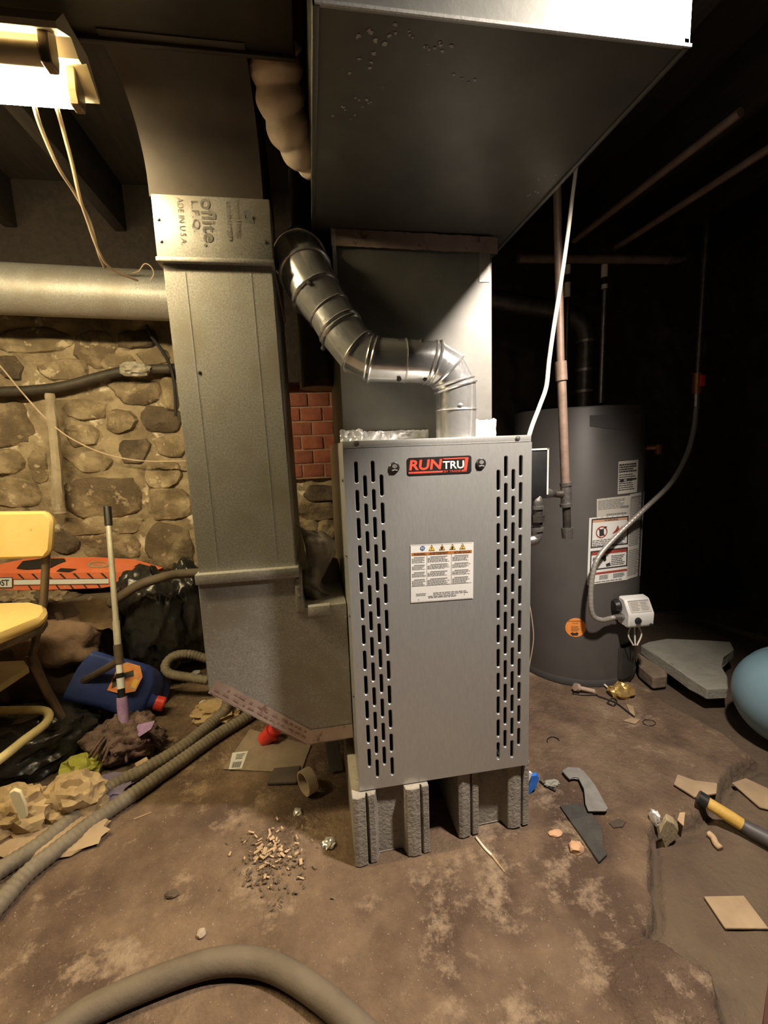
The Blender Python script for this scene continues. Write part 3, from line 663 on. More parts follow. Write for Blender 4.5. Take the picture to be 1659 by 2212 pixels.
# printed sleeve and elbow up to the trunk
SY = DY-.008
zs0 = zt1-.002; zs1 = ony(SY, 455, 424).z; LZ = 1.752
bm = B(); box(bm, TX0-.008, TX1+.004, SY, .63, zs0, zs1, .002); box(bm, TX0-.010, TX1+.006, SY-.006, .636, zs0-.004, zs0+.006, .002); slv = obj('printed_sleeve', bm, galv_dusty, dr); slv['label'] = 'pale sleeve with stencilled print'
ex0, ex1 = TX0-.012, TX1-.010
prof = [(SY+.004, zs1-.004)]; R_ = LZ-zs1+.02
for k in range(9):
    a = pi/2*k/8; prof.append((SY+.004-R_*.8*(1-cos(a)), LZ-R_*.8*(1-sin(a))))
prof += [(-.06, LZ), (-.06, 1.93), (.3, 1.93), (.62, 1.8), (.62, zs1-.004)]
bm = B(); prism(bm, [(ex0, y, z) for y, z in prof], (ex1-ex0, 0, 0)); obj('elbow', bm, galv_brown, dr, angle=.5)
bm = B(); c = onz(LZ, 514, 277); cc = ony(SY-.002, 514, 277)
prism(bm, [cc+V((0, 0, .022)), cc+V((.012, 0, -.004)), cc+V((.006, 0, -.024)), cc+V((-.008, 0, -.006))], (0, .001, 0)); 
obj('clip_tab', bm, galv, dr)
f = Q([(330, 424), (580, 428), (588, 560), (345, 560)], lambda x, y, e=0: ony(SY-.0006-.0003*e, x, y))
bm = B()
text(bm, 'heeling', f, .69, .03, .745, .66, 1, 0, .01, 1); text(bm, 'ttsburgh', f, .615, .05, .67, .70, 1, 0, .01, 1)
text(bm, 'oflite.', f, .405, .02, .53, .80, 1, 0, .015, 1); text(bm, 'L.F.Q.', f, .315, .06, .385, .56, 1, 0, .005, 1); text(bm, 'ADE IN U.S.A.', f, .205, .01, .255, .77, 1, 0, 0, 1)
disk(bm, f, .80, .30, .035, .10, 1, 20, .45); poly(bm, f, [(.79, .25), (.85, .27), (.86, .42), (.81, .40)], 1)
obj('stencil_print', bm, mk('faded_stencil_ink', (.10, .095, .085), (.17, .16, .14), 80, .7), slv, smooth=False)
for px, py in ((342, 474), (348, 521), (573, 523), (545, 470)): screw(dr, ony(SY, px, py), (0, -1, 0), .003)
screw(dr, ony(DY, 430, 804), (0, -1, 0), .003); 
# trunk it joins
rt_ = thing('overhead_return_duct', 'dark brown overhead duct crossing above the fluorescent light', 'duct', (-1, -.25, LZ))
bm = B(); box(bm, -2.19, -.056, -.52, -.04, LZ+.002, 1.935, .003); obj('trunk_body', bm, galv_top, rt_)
bm = B(); box(bm, -2.19, -.054, -.046, -.036, LZ-.006, LZ+.02, .002); obj('edge_flange', bm, galv_brown, rt_)
# cream flexible duct
pth = smoothpath([ony(.00, 586, 85), ony(.02, 593, 130), ony(.045, 603, 200), ony(.075, 621, 270), ony(.11, 648, 320), ony(.14, 682, 345), ony(.15, 730, 355)], 24)
pth = [p for p in pth if p.x < -.026]+[V((-.024, .15, pth[-1].z))]
bm = B(); N_ = len(pth)
tube(bm, pth, [0.0505+.0075*abs(sin(i/N_*pi*5.5)) - .018*(i/N_) for i in range(N_)], 28, True, rf=lambda i, a: 1+.03*noise.noise(V((i*.18, cos(a)*2.4, sin(a)*2.4))))
tag(obj('flexible_duct', bm, plastic_flex, angle=2), 'cream ribbed flexible vinyl duct hanging beside the big overhead trunk', 'duct')

# ------------------------------------------------------------ light fixture
FZ = 1.700
lf = thing('fluorescent_fixture', 'open two tube fluorescent fixture glowing yellow under the dark duct', 'light', (-1.0, -.065, FZ))
bm = B()
prism(bm, [(-1.66, y, z) for y, z in ((-.14, FZ-.006), (-.138, FZ-.014), (-.09, FZ+.012), (-.07, FZ-.004), (-.06, FZ-.004), (-.04, FZ+.012), (.002, FZ-.022), (.004, FZ-.014), (-.03, FZ+.03), (-.11, FZ+.03))], (1.66-.415, 0, 0)); obj('reflector', bm, fix_m, lf)
bm = B(); tube(bm, [(-1.62, -.022, FZ-.030), (-.452, -.022, FZ-.030)], .0165, 20); o = obj('lit_tube', bm, tubem, lf)
bm = B(); tube(bm, [(-1.62, -.108, FZ-.030), (-.452, -.108, FZ-.030)], .0165, 20); obj('dead_tube', bm, tube_dead, lf)
for yy in (-.022, -.108):
    bm = B(); prism(bm, [(-.452, yy+dx, FZ+dz) for dx, dz in ((-.014, .012), (.014, .012), (.017, -.03), (.012, -.05), (-.012, -.05), (-.017, -.03))], (.016, 0, 0), .002); obj('lamp_holder', bm, brownmetal, lf)
bm = B(); tube(bm, [(-.62, -.06, FZ+.03), (-.62, -.06, LZ+.003)], .004, 8); tube(bm, [(-1.4, -.06, FZ+.03), (-1.4, -.06, LZ+.003)], .004, 8); obj('hanger', bm, brownmetal, lf)
for i, (pts, lab) in enumerate((([(72, 222), (90, 280), (125, 360), (160, 415), (195, 480), (212, 545), (225, 578)], 'thin beige cord hanging from the light, left of the pair at its top'),
                  ([(120, 222), (135, 275), (155, 350), (172, 425), (190, 480), (212, 540), (240, 580), (297, 606)], 'thin beige cord hanging from the light, right of the pair at its top'))):
    n = len(pts); P_ = [ony(.0+.80*(k/(n-1))**1.0, x, y) for k, (x, y) in enumerate(pts)]
    bm = B(); tube(bm, smoothpath(P_, 8), .0042, 8); tag(obj('hanging_wire', bm, cordm), lab, 'cord', 'cords from the fluorescent light')
bm = B(); tube(bm, smoothpath([ony(.84, *p) for p in ((285, 590), (300, 585), (312, 570), (325, 575), (332, 590), (325, 606))], 8), .002, 6)
tag(obj('thin_wire_loop', bm, cordm), 'thin looped wire end above the round metal duct', 'wire')
# round duct
rd = thing('round_duct', 'long round galvanised duct running along the stone wall', 'duct', tuple(ony(.95, 100, 628)))
a = ony(.95, 0, 624); b = ony(.95, 356, 640); d = (b-a)
bm = B(); tube(bm, [a-d*1.6, b+d*.25], .089, 40); obj('duct_wall', bm, galv_brown if False else galv_dusty, rd)
bm = B(); q = a-d*.6; tube(bm, [q, q+d.normalized()*.02], .0905, 40); obj('duct_seam', bm, galv, rd)

# ------------------------------------------------------------ things on the stone wall
bm = B(); P_ = [ony(1.19, *p) for p in ((-150, 850), (0, 846), (70, 843), (140, 834), (200, 818), (260, 803), (305, 799), (400, 795), (470, 792))]
wp = thing('wall_pipe', 'black sagging pipe running across the stone wall', 'pipe', tuple(P_[3]))
tube(bm, smoothpath(P_, 8), .021, 14); obj('pipe_run', bm, mk('black_wall_pipe', (.03, .024, .018), (.055, .043, .03), 20, .6), wp)
bm = B(); crumple(bm, ony(1.17, 292, 798), (.05, .03, .026), 3, .3, 2.5, 3); obj('wrapped_joint', bm, mk('grey_wrap', (.30, .27, .21), (.40, .36, .29), 30, .8), wp, angle=.3)
bm = B(); P_ = [ony(1.17, *p) for p in ((108, 850), (113, 900), (119, 970), (124, 1030), (128, 1085), (130, 1108))]
tube(bm, smoothpath(P_, 8), [.017+.008*(i/40)+.004*noise.noise(V((i*.4, 0, 0))) for i in range(41)], 12, rf=lambda i, a: 1+.25*noise.noise(V((cos(a)*2, sin(a)*2, i*.08))))
tag(obj('hanging_rag', bm, mk('grey_rag', (.32, .26, .18), (.43, .36, .26), 14, .9, 0, .4, 60)), 'long twisted grey rag hanging down the stone wall from the black pipe', 'rag')
bm = B(); tube(bm, smoothpath([ony(1.16, *p) for p in ((-30, 760), (0, 790), (50, 850), (100, 905), (150, 945), (220, 978), (300, 995), (395, 996), (460, 990))], 8), .0032, 6)
tag(obj('wall_wire', bm, cordm), 'thin pale cord drooping across the stone wall', 'cord')
bm = B(); tube(bm, smoothpath([ony(1.15, *p) for p in ((316, 703), (330, 730), (355, 765), (372, 805), (378, 850), (380, 900))], 8), .007, 8)
tag(obj('black_wire', bm, black), 'short black wire hanging beside the tall return duct', 'wire')

# ------------------------------------------------------------ step stool chair
seat_z = .555
ch = thing('step_stool_chair', 'yellow vinyl step stool chair with tarnished legs at the left edge', 'chair', (-1.15, .5, 0))
yb = .64
b0 = [ony(yb, -170, 1108), ony(yb, 95, 1105), ony(yb, 113, 1122), ony(yb, 108, 1190), ony(yb, 95, 1206), ony(yb, -170, 1213)]
bm = B(); prism(bm, b0, (0, .028, 0), .008); obj('backrest', bm, yel, ch)
s0 = [onz(seat_z, -260, 1306), onz(seat_z, 70, 1299), onz(seat_z, 98, 1306), onz(seat_z, 102, 1318), onz(seat_z, 92, 1332), onz(seat_z, 0, 1366), onz(seat_z, -120, 1412), onz(seat_z, -330, 1400)]
bm = B(); prism(bm, s0, (0, 0, -.032), .011); obj('seat', bm, yel, ch)
bm = B(); prism(bm, [p+V((-.006, .004, -.033)) for p in s0], (0, 0, -.022), .003); obj('seat_frame', bm, brownmetal, ch)
up_ = ony(yb+.034, 104, 1150)
ub = V((up_.x-.01, yb+.02, seat_z-.05))
bm = B(); tube(bm, smoothpath([ony(yb+.036, 104, 1125), ony(yb+.036, 100, 1200), ony(yb+.03, 94, 1295), ony(yb+.0, 84, 1350), ony(yb-.03, 68, 1420)], 6), .0125, 12); obj('back_upright', bm, brownmetal, ch)
bm = B(); fb = fl(176, 1640); tube(bm, smoothpath([ony(yb-.03, 66, 1415), ony(yb-.03, 100, 1490), ony(yb-.03, 140, 1560), fb+V((0, 0, .012))], 6), .0145, 12); obj('leg', bm, brownmetal, ch)
bm = B(); q = ony(yb-.02, 88, 1335); tube(bm, [q, q+V((.0, -.02, -.045))], .010, 10); obj('hinge_bracket', bm, malle, ch)
# step plate and the foot loop
sp_ = [onz(.36, 52, 1426), onz(.36, 62, 1440), onz(.36, 0, 1480), onz(.36, -160, 1560), onz(.36, -260, 1440)]
bm = B(); prism(bm, sp_, (0, 0, -.022), .003); o = obj('step_tread', bm, cream, ch)
lp = [onz(.20, -160, 1536), onz(.20, 40, 1534), onz(.20, 90, 1534), onz(.20, 106, 1545), onz(.20, 95, 1566), onz(.20, 50, 1600), onz(.20, 0, 1640), onz(.20, -110, 1720)]
bm = B(); tube(bm, smoothpath(lp, 7), .013, 12); obj('foot_loop', bm, cream, ch)
bm = B(); tube(bm, [V((-1.33, .5, .006)), V((-1.24, .56, seat_z-.05))], .0125, 10); obj('leg', bm, brownmetal, ch)
bm = B(); tube(bm, [V((-1.36, .2, .006)), V((-1.27, .36, seat_z-.05))], .0125, 10); obj('leg', bm, brownmetal, ch)

# ------------------------------------------------------------ left junk
# torn orange carton
OY = 1.07
cart = thing('torn_orange_carton', 'long torn orange printed carton against the stone wall', 'box', tuple(ony(OY, 100, 1276)))
fr = [(-160, 1240), (0, 1238), (140, 1237), (230, 1236), (285, 1236), (318, 1240)]; fbm_ = [(-160, 1279), (0, 1276), (140, 1273), (220, 1270), (265, 1262), (300, 1252)]; tp_ = [(-160, 1206), (0, 1218), (60, 1206), (200, 1203), (290, 1208), (352, 1226)]
bm = B(); F1 = [bm.verts.new(ony(OY, *p)) for p in fr]; F0 = [bm.verts.new(ony(OY, *p)) for p in fbm_]; F2 = [bm.verts.new(ony(OY+.12, *p)) for p in tp_]; F3 = [bm.verts.new(V((v.co.x, OY+.125, F0[i].co.z))) for i, v in enumerate(F2)]
for i in range(5):
    bm.faces.new((F0[i], F0[i+1], F1[i+1], F1[i])); bm.faces.new((F1[i], F1[i+1], F2[i+1], F2[i])); bm.faces.new((F3[i+1], F3[i], F2[i], F2[i+1])); bm.faces.new((F0[i+1], F0[i], F3[i], F3[i+1]))
bm.faces.new((F0[0], F1[0], F2[0], F3[0])); bm.faces.new((F0[5], F3[5], F2[5], F1[5]))
obj('carton_body', bm, orange, cart, angle=.3)
pf = lambda x, y, e=0: ony(OY-.002-.0008*e, x, y)
f = Q([(0, 1240), (230, 1238), (230, 1272), (0, 1276)], pf)
bm = B(); patch(bm, f, .13, .36, 1.02, .66, 6, 1, 1); o = obj('white_stripe', bm, white, cart, smooth=False)
bm = B(); patch(bm, f, -.20, .22, .115, .82, 2, 1, 1); sg = obj('sign_patch', bm, white, cart, smooth=False)
bm = B(); text(bm, 'OST', f, -.045, .34, .085, .72, 2, 0, .03); patch(bm, f, -.2, .2, .12, .24, e=2); patch(bm, f, -.2, .80, .12, .84, e=2); patch(bm, f, .112, .2, .120, .84, e=2); obj('sign_lettering', bm, inkd, sg, smooth=False)
bm = B()
for k in range(7):
    u = .16+.13*k; poly(bm, f, [(u, .0), (u+.025, .0), (u+.075, .34), (u+.055, .34)], 1); poly(bm, f, [(u+.10, .70), (u+.115, .70), (u+.15, 1), (u+.13, 1)], 1)
patch(bm, f, .12, .33, 1.02, .36, 4, 1, 2); patch(bm, f, .12, .66, 1.02, .69, 4, 1, 2)
obj('tread_print', bm, inkd, cart, smooth=False)
def topf(x, y, e=0):
    t_ = (1238-y)/34.; P0 = ony(OY, x, 1238); P1 = ony(OY+.12, x, 1204); p = P0.lerp(P1, max(0, min(1, t_))); return p+V((0, -.002, .004+.001*e))
for hp_ in ([(36, 1230), (50, 1214), (90, 1208), (140, 1208), (143, 1214), (128, 1219), (108, 1229), (60, 1232)], [(122, 1236), (132, 1229), (168, 1231), (150, 1238)], [(290, 1226), (302, 1219), (335, 1228), (322, 1234), (300, 1231)]):
    bm = B(); poly(bm, topf, hp_, 0); obj('torn_hole', bm, dark, cart, smooth=False)
bm = B(); disk(bm, lambda u, v, e=0: topf(u, v, e), 212, 1222, 24, 7, 1, 18, .72); disk(bm, lambda u, v, e=0: topf(u, v, e), 208, 1224, 14, 3, 1, 12, .5); obj('pale_scribble', bm, cardboard, cart, smooth=False)
# garbage bags
def gbag(c, size, seed, label, axes=None):
    bm = B(); lump(bm, c, size, seed, .16, 1.7, 5, 'ridge', axes=axes)
    for v in bm.verts:
        p = v.co; d = (p-V(c)).normalized(); v.co = p+d*(.012*ridge(V((p.x*26, p.y*26, p.z*9+seed)), 2))
    return tag(obj('garbage_bag', bm, bag_m, angle=1.2), label, 'bag', 'black garbage bags')
gbag(ony(1.03, 324, 1345), (.125, .10, .205), 3, 'full black garbage bag behind the mop handle')
gbag(ony(1.12, 410, 1315), (.085, .09, .19), 5, 'glossy wrinkled black garbage bag against the return duct')
bm = B(); c = fl(60, 1640); lump(bm, V((c.x-.05, c.y+.02, .06)), (.22, .16, .10), 9, .2, 1.6, 5, 'ridge'); tag(obj('garbage_bag', bm, bag_m, angle=1.2), 'flattened black garbage bag on the floor under the yellow chair', 'bag', 'black garbage bags')
# dusty hides and cloths
bm = B(); c = ony(.88, 135, 1440); lump(bm, V((c.x-.05, c.y+.02, .20)), (.19, .12, .26), 14, .20, 1.5, 5); tag(obj('leather_bag', bm, darkcloth, angle=1.2), 'large slumped dark brown leather bag under the chair', 'bag')
bm = B(); c = ony(.84, 125, 1388); lump(bm, c, (.15, .085, .095), 15, .25, 1.8, 4); tag(obj('brown_blanket', bm, mk('reddish_blanket', (.17, .105, .072), (.27, .175, .12), 7, .92, 0, .6, 40, c4=(.10, .065, .045), s4=5), angle=1.2), 'dusty reddish brown blanket heaped behind the chair leg', 'blanket')
bm = B(); pts = [(120, 1312), (165, 1296), (235, 1300), (258, 1320), (250, 1352), (205, 1362), (150, 1350)]
P_ = [ony(1.0, x, y) for x, y in pts]
top = []
n = 14; A0 = ony(1.0, 118, 1300); A1 = ony(1.0, 250, 1292); A2 = ony(.84, 244, 1362); A3 = ony(.86, 140, 1350)
g = [[bm.verts.new(A0.lerp(A1, i/n).lerp(A3.lerp(A2, i/n), j/n)+V((0, 0, .014*fbm(V((i*.35, j*.35, 2)), 3)))) for j in range(n+1)] for i in range(n+1)]
for i in range(n):
    for j in range(n): bm.faces.new((g[i][j], g[i+1][j], g[i+1][j+1], g[i][j+1]))
r_ = bmesh.ops.solidify(bm, geom=list(bm.faces), thickness=.014)
tag(obj('torn_felt', bm, mk('tan_felt', (.24, .155, .085), (.36, .25, .14), 9, .92, 0, .6, 40, c4=(.15, .095, .055), s4=6), angle=1.0), 'torn brown felt sheet lying over the junk beside the mop handle', 'cloth')
bm = B(); A0 = ony(.97, 150, 1358); A1 = ony(.97, 262, 1366); prism(bm, [A0, A1, V((A1.x, A1.y, .06)), V((A0.x+.02, A0.y, .06))], (0, .06, 0), .006); tag(obj('old_suitcase', bm, darkcloth), 'dark old carton under the torn brown felt', 'box')
bm = B(); tube(bm, smoothpath([ony(.84, 124, 1322), ony(.84, 140, 1360), ony(.84, 150, 1420), ony(.84, 175, 1475)], 6), .012, 8); tag(obj('bent_strut', bm, darkcloth), 'bent dark brown strut poking up behind the chair', 'rod')
for i in range(6):
    x, y, s = ((20, 1287, .05), (60, 1290, .05), (95, 1283, .04), (118, 1288, .05), (-20, 1292, .05), (150, 1290, .035))[i]
    bm = B(); lump(bm, ony(1.08, x, y), (s, s*.8, s*.5), 40+i, .3, 1.6, 3, 'ridge'); tag(obj('loose_stone', bm, stone_m[i % 3], angle=.7), ('second loose stone from the left below the orange carton', 'loose stone behind the chair back leg, below the orange carton', 'fourth loose stone from the left below the orange carton', 'fifth loose stone from the left below the orange carton', 'leftmost loose stone below the orange carton', 'rightmost loose stone below the orange carton')[i], 'stone', 'loose stones below the orange carton')
# support under the carton
bm = B(); q = ony(1.06, 60, 1300); box(bm, -1.75, -.95, 1.04, 1.20, 0, q.z+.002, .01); tag(obj('low_ledge', bm, stone_m[2]), 'low dark rubble ledge carrying the orange carton', 'ledge')
# jug
jc = ony(.80, 268, 1483); ang = math.radians(-24)
jx = V((cos(ang), .05, sin(ang))).normalized(); jn = V((0, -.80, .60)).normalized(); jz = jx.cross(jn).normalized()*-1
jz = jn.cross(jx).normalized()
if jz.z < 0: jz = -jz
jug = thing('blue_jug', 'dark blue plastic jug lying tilted behind the mop with a worn orange label', 'jug', tuple(jc))
bm = B(); fbox(bm, jc, jx, jn, jz, .235, .13, .185, 0)
bmesh.ops.subdivide_edges(bm, edges=list(bm.edges), cuts=7, use_grid_fill=True)
for v in bm.verts:
    d = v.co-jc; a, b, c = d.dot(jx)/.1175, d.dot(jn)/.065, d.dot(jz)/.0925
    p = 5.; k = (abs(a)**p+abs(b)**p+abs(c)**p)**(1/p); m_ = max(abs(a), abs(b), abs(c)); s = m_/k if k else 1
    sh = 1-.16*max(0, c)**2; v.co = jc+jx*a*s*.1175*1.05*sh+jn*b*s*.065*1.05+jz*c*s*.0925*1.05
obj('jug_body', bm, bluep, jug, angle=2)
jf = lambda u, v, e=0: jc+jx*u+jz*v+jn*(.069+.0004*e)
bm = B(); poly(bm, jf, [(-.05, .00), (-.03, .055), (.0, .082), (.05, .080), (.075, .045), (.072, -.01), (.03, -.03), (-.03, -.028)], 0); lb = obj('jug_label', bm, mk('worn_orange_label', (.66, .16, .04), (.78, .36, .08), 30, .6, c4=(.45, .30, .28), s4=24), jug, smooth=False)
bm = B(); poly(bm, jf, [(-.005, .035), (.035, .06), (.045, .04), (.012, .02)], 2); poly(bm, jf, [(-.02, .015), (.0, .035), (.01, .0), (-.01, -.02)], 2); obj('label_print', bm, inkd, lb, smooth=False)
bm = B(); poly(bm, jf, [(.05, .0), (.068, .0), (.068, .03), (.05, .03)], 2); obj('label_panel', bm, yellow_ink, lb, smooth=False)
bm = B()
cp0 = jc+jx*.108-jz*.03; lathe(bm, cp0, jx, [(.034, 0), (.024, .018), (.023, .026)], 18); obj('jug_neck', bm, bluep, jug)
bm = B(); lathe(bm, cp0+jx*.024, jx, [(.027, 0), (.028, .03), (.024, .036), (0, .037)], 16); obj('jug_cap', bm, redp, jug, angle=.3)
# mop
pole_m = mk('pale_metal_pole', (.58, .54, .44), (.68, .64, .53), 30, .35, .4)
mh = fl(272, 1625)
mop = thing('mop', 'string mop with silver handle leaning up against the junk, dirty purple head', 'mop', tuple(mh))
bb = ony(.56, 268, 1570); ht = ony(.80, 232, 1096)
def mp(t): return bb.lerp(ht, t)
def mpx(py): return ((1570-py)/(1570-1096.))
for nm, ya, yb_, r, m_ in (('handle_grip', 1138, 1095, .0155, black), ('handle_tube', 1365, 1130, .0115, pole_m), ('handle_tube', 1405, 1350, .0140, pole_m), ('adjuster', 1440, 1400, .017, brownmetal), ('white_sleeve', 1462, 1436, .0125, white), ('black_band', 1472, 1460, .0135, black), ('white_sleeve', 1492, 1470, .0145, white), ('black_band', 1512, 1490, .0140, black)):
    bm = B(); tube(bm, [mp(mpx(ya)), mp(mpx(yb_))], r*.86, 16); obj(nm, bm, m_, mop)
bm = B(); tube(bm, [mp(mpx(1510)), mp(mpx(1530)), mp(mpx(1572))+V((.002, 0, 0)), mp(mpx(1585))], [.017, .018, .0145, .016], 14); obj('purple_socket', bm, purple, mop)
bm = B(); c = V((mh.x+.0, mh.y, .045)); lump(bm, c, (.115, .085, .09), 21, .25, 2.2, 5)
for v in bm.verts:
    p = v.co; d = (p-c).normalized(); v.co = p+d*.012*noise.noise(p*75)+d*.006*noise.noise(p*160)
obj('mop_head', bm, mop_m, mop, angle=2)
bm = B(); r = random.Random(3)
for k in range(46):
    a = r.uniform(0, 2*pi); s0_ = c+V((cos(a)*.03, sin(a)*.02, .05)); s1_ = c+V((cos(a)*r.uniform(.09, .15), sin(a)*r.uniform(.06, .11)-.01, r.uniform(-.035, .03)))
    tube(bm, smoothpath([s0_, s0_.lerp(s1_, .5)+V((0, 0, r.uniform(.0, .03))), s1_], 3), .005, 5)
o = obj('yarn', bm, mop_m, mop, angle=2); o['kind'] = 'stuff'
bm = B(); w0 = c+V((.04, -.01, .055)); prism(bm, [w0, ony(.50, 333, 1560), ony(.50, 326, 1575), ony(.50, 300, 1592)], (0, .008, 0)); obj('pink_flap', bm, purple, mop)
bm = B(); tube(bm, smoothpath([ony(.72, 178, 1472), ony(.72, 215, 1452), ony(.72, 252, 1430)], 5), .013, 10); tag(obj('grey_rod', bm, brownmetal), 'grey pipe end lying across the top of the blue jug', 'rod')
# hoses
def hose(pts, r, label, m=hose_m, rib=True, n=14, name='ribbed_hose'):
    P_ = resample(smoothpath(pts, 16), .0035 if rib else .012)
    bm = B(); tube(bm, P_, [r*(1.035 if (i//2) % 2 else .965) if rib else r for i in range(len(P_))], n)
    return tag(obj(name, bm, m, angle=3), label, 'hose', 'grey hoses on the cellar floor')
hr = .0215
hose([fl(-60, 1945, hr), fl(0, 1898, hr), fl(80, 1846, hr), fl(150, 1790, hr), fl(240, 1715, hr), fl(320, 1672, hr), fl(400, 1622, hr), fl(462, 1570, hr), ony(.70, 488, 1530), ony(.73, 494, 1490), ony(.76, 492, 1440)], hr, 'grey ribbed hose, upper of the two lying side by side')
hose([fl(-60, 2040, hr), fl(0, 1972, hr), fl(60, 1905, hr), fl(120, 1855, hr), fl(210, 1785, hr), fl(300, 1722, hr), fl(390, 1658, hr), fl(470, 1600, hr), fl(545, 1552, hr), fl(600, 1500, hr)], hr, 'grey ribbed hose, lower of the two lying side by side')
hf = .0235
hose([fl(80, 2290, hf), fl(170, 2222, hf), fl(240, 2185, hf), fl(330, 2146, hf), fl(420, 2112, hf), fl(490, 2097, hf), fl(560, 2101, hf), fl(620, 2124, hf), fl(690, 2170, hf), fl(760, 2230, hf), fl(830, 2300, hf)], hf, 'smooth brown grey hose arching across the floor nearest the camera', hose_f, False, 18, 'smooth_hose')
hose([ony(.96, 480, 1436), ony(.96, 440, 1421), ony(.95, 405, 1413), ony(.93, 374, 1418), ony(.90, 357, 1438), ony(.88, 366, 1455), ony(.86, 400, 1462), ony(.85, 450, 1470)], .0185, 'coiled grey hose loop beside the return duct', hose_m, True, 12)
hose([ony(.86, 236, 1306), ony(.86, 262, 1288), ony(.86, 300, 1264), ony(.88, 345, 1249), ony(.94, 385, 1240), ony(.98, 450, 1236)], .019, 'brown hose running over the black garbage bags', hose_f, False, 14, 'smooth_hose')
# papers and scraps on the left
def scrap(name, px, py, size, seed, m, label, cat, amp=.55, sub=3, dz=0, freq=1.9, group=None):
    bm = B(); c = fl(px, py); crumple(bm, V((c.x, c.y, c.z+size[2]*.8+dz)), size, seed, amp, freq, sub); return tag(obj(name, bm, m, angle=.35), label, cat, group)
scrap('crumpled_paper', 40, 1795, (.072, .05, .058), 31, papr, 'crumpled brown paper bag at the left edge with a pale strip on it', 'paper', .38, 4, 0, 1.5)
scrap('crumpled_paper', 162, 1755, (.060, .045, .052), 32, papr, 'crumpled brown paper heap beside the yellow green scrap', 'paper', .42, 4, 0, 1.6)
scrap('crumpled_paper', 120, 1815, (.10, .05, .014), 38, cardboard, 'torn flattened brown paper beside the upper ribbed hose', 'paper', .4, 3)
c = fl(40, 1795); bm = B(); P_ = [ony(c.y-.075, x, y) for x, y in ((18, 1715), (30, 1707), (44, 1712), (54, 1740), (59, 1765), (46, 1772), (38, 1762))]; prism(bm, P_, (0, .008, .003), .002); tag(obj('foam_strip', bm, mk('pale_foam', (.72, .64, .40), (.78, .70, .46), 30, .8)), 'pale cream foam strip lying on the crumpled paper bag', 'strip')
scrap('green_scrap', 180, 1672, (.04, .03, .028), 33, mk('yellow_green_foam', (.36, .36, .05), (.48, .47, .09), 20, .8), 'yellow green crumpled scrap below the chair leg', 'scrap')
scrap('purple_rag', 232, 1712, (.05, .05, .012), 34, mk('faded_purple_cloth', (.13, .105, .18), (.19, .155, .25), 12, .9), 'faded purple rag beside the upper ribbed hose', 'rag')
def sheet(name, pts, th, m, label, cat, dz=.001, wav=0, group=None):
    P_ = [fl(x, y) for x, y in pts]; zz = sum(p.z for p in P_)/len(P_)+dz
    zz = max(p.z for p in P_)+dz
    bm = B(); prism(bm, [V((p.x, p.y, zz)) for p in P_], (0, 0, th), min(th*.2, .002)); return tag(obj(name, bm, m, smooth=False), label, cat, group)
sheet('wood_offcut', [(292, 1660), (318, 1645), (330, 1664), (305, 1680)], .018, chip_m, 'small square pale wood offcut beside the mop head', 'wood')
en = [(482, 1664), (540, 1578), (672, 1612), (650, 1672)]
sheet('plastic_mailer', en, .004, clearp, 'flattened dusty plastic mailer with a barcode label under the duct', 'mailer')
m_ = bpy.data.objects['plastic_mailer']; zf = m_.location.z+.0042+.0005
f = Q([(502, 1626), (536, 1622), (522, 1660), (494, 1662)], lambda x, y, e=0: onz(zf+.0004*e, x, y))
bm = B(); patch(bm, f, e=1); ORG[m_.name] = m_.location.copy(); sl_ = obj('address_label', bm, white, m_, smooth=False)
bm = B()
for k in range(12): patch(bm, f, .18+.055*k, .58, .18+.055*k+(.035 if k % 3 else .02), .92, e=2)
lines(bm, f, .3, .1, .9, .45, 4, 2, 8); obj('barcode', bm, inkd, sl_, smooth=False)
sheet('plastic_tray', [(577, 1698), (592, 1665), (650, 1660), (642, 1696)], .010, mk('clear_dark_plastic', (.085, .07, .06), (.12, .10, .085), 12, .25), 'flat dark plastic tray beside the cardboard tape roll', 'tray')
c = fl(664, 1712); tx = V((.85, .52, 0)).normalized(); bm = B()
lathe(bm, V((c.x, c.y, c.z+.036))-tx*.012, tx, [(.031, 0), (.037, 0), (.037, .030), (.031, .030), (.031, 0)], 32, False); bmesh.ops.remove_doubles(bm, verts=bm.verts, dist=1e-5)
tag(obj('tape_roll_core', bm, mk('pale_core_board', (.52, .41, .28), (.60, .48, .34), 20, .8), angle=.4), 'empty cardboard tape core standing on the floor beside the block', 'roll')
bm = B(); c = fl(577, 1604); ax_ = V((.75, -.1, .66)).normalized(); lathe(bm, V((c.x-.014, c.y, c.z+.010)), ax_, [(.024, 0), (.025, .002), (.025, .040), (.032, .041), (.032, .050), (.023, .051), (.023, .068), (0, .068)], 20); tag(obj('red_plug', bm, redp, angle=.4), 'bright red plastic plug lying on the floor under the duct', 'cap')
bm = B(); P_ = [V((onz(.012, *p).x, onz(.012, *p).y, z)) for p, z in (((700, 1615), .10), ((728, 1613), .10), ((741, 1664), .012), ((712, 1668), .012))]; prism(bm, P_, (0, .012, .004)); tag(obj('grey_strip', bm, heater_m, smooth=False), 'grey metal strip leaning in the dark below the duct', 'strip')
bm = B(); c = fl(470, 1545); crumple(bm, V((c.x, c.y, .02)), (.06, .05, .022), 51, .5, 2.2, 4); tag(obj('gold_wrapper', bm, papr, angle=.3), 'torn yellow brown wrapper under the duct behind the hoses', 'wrapper')
scrap('foil_bit', 711, 1826, (.010, .009, .007), 61, foil, 'crumpled silver foil scrap on the floor left of the front block', 'foil', .7, 3, 0, 2.4)
scrap('foil_bit', 643, 1758, (.008, .008, .006), 62, foil, 'tiny silver foil crumb below the tape roll', 'foil', .7, 2)
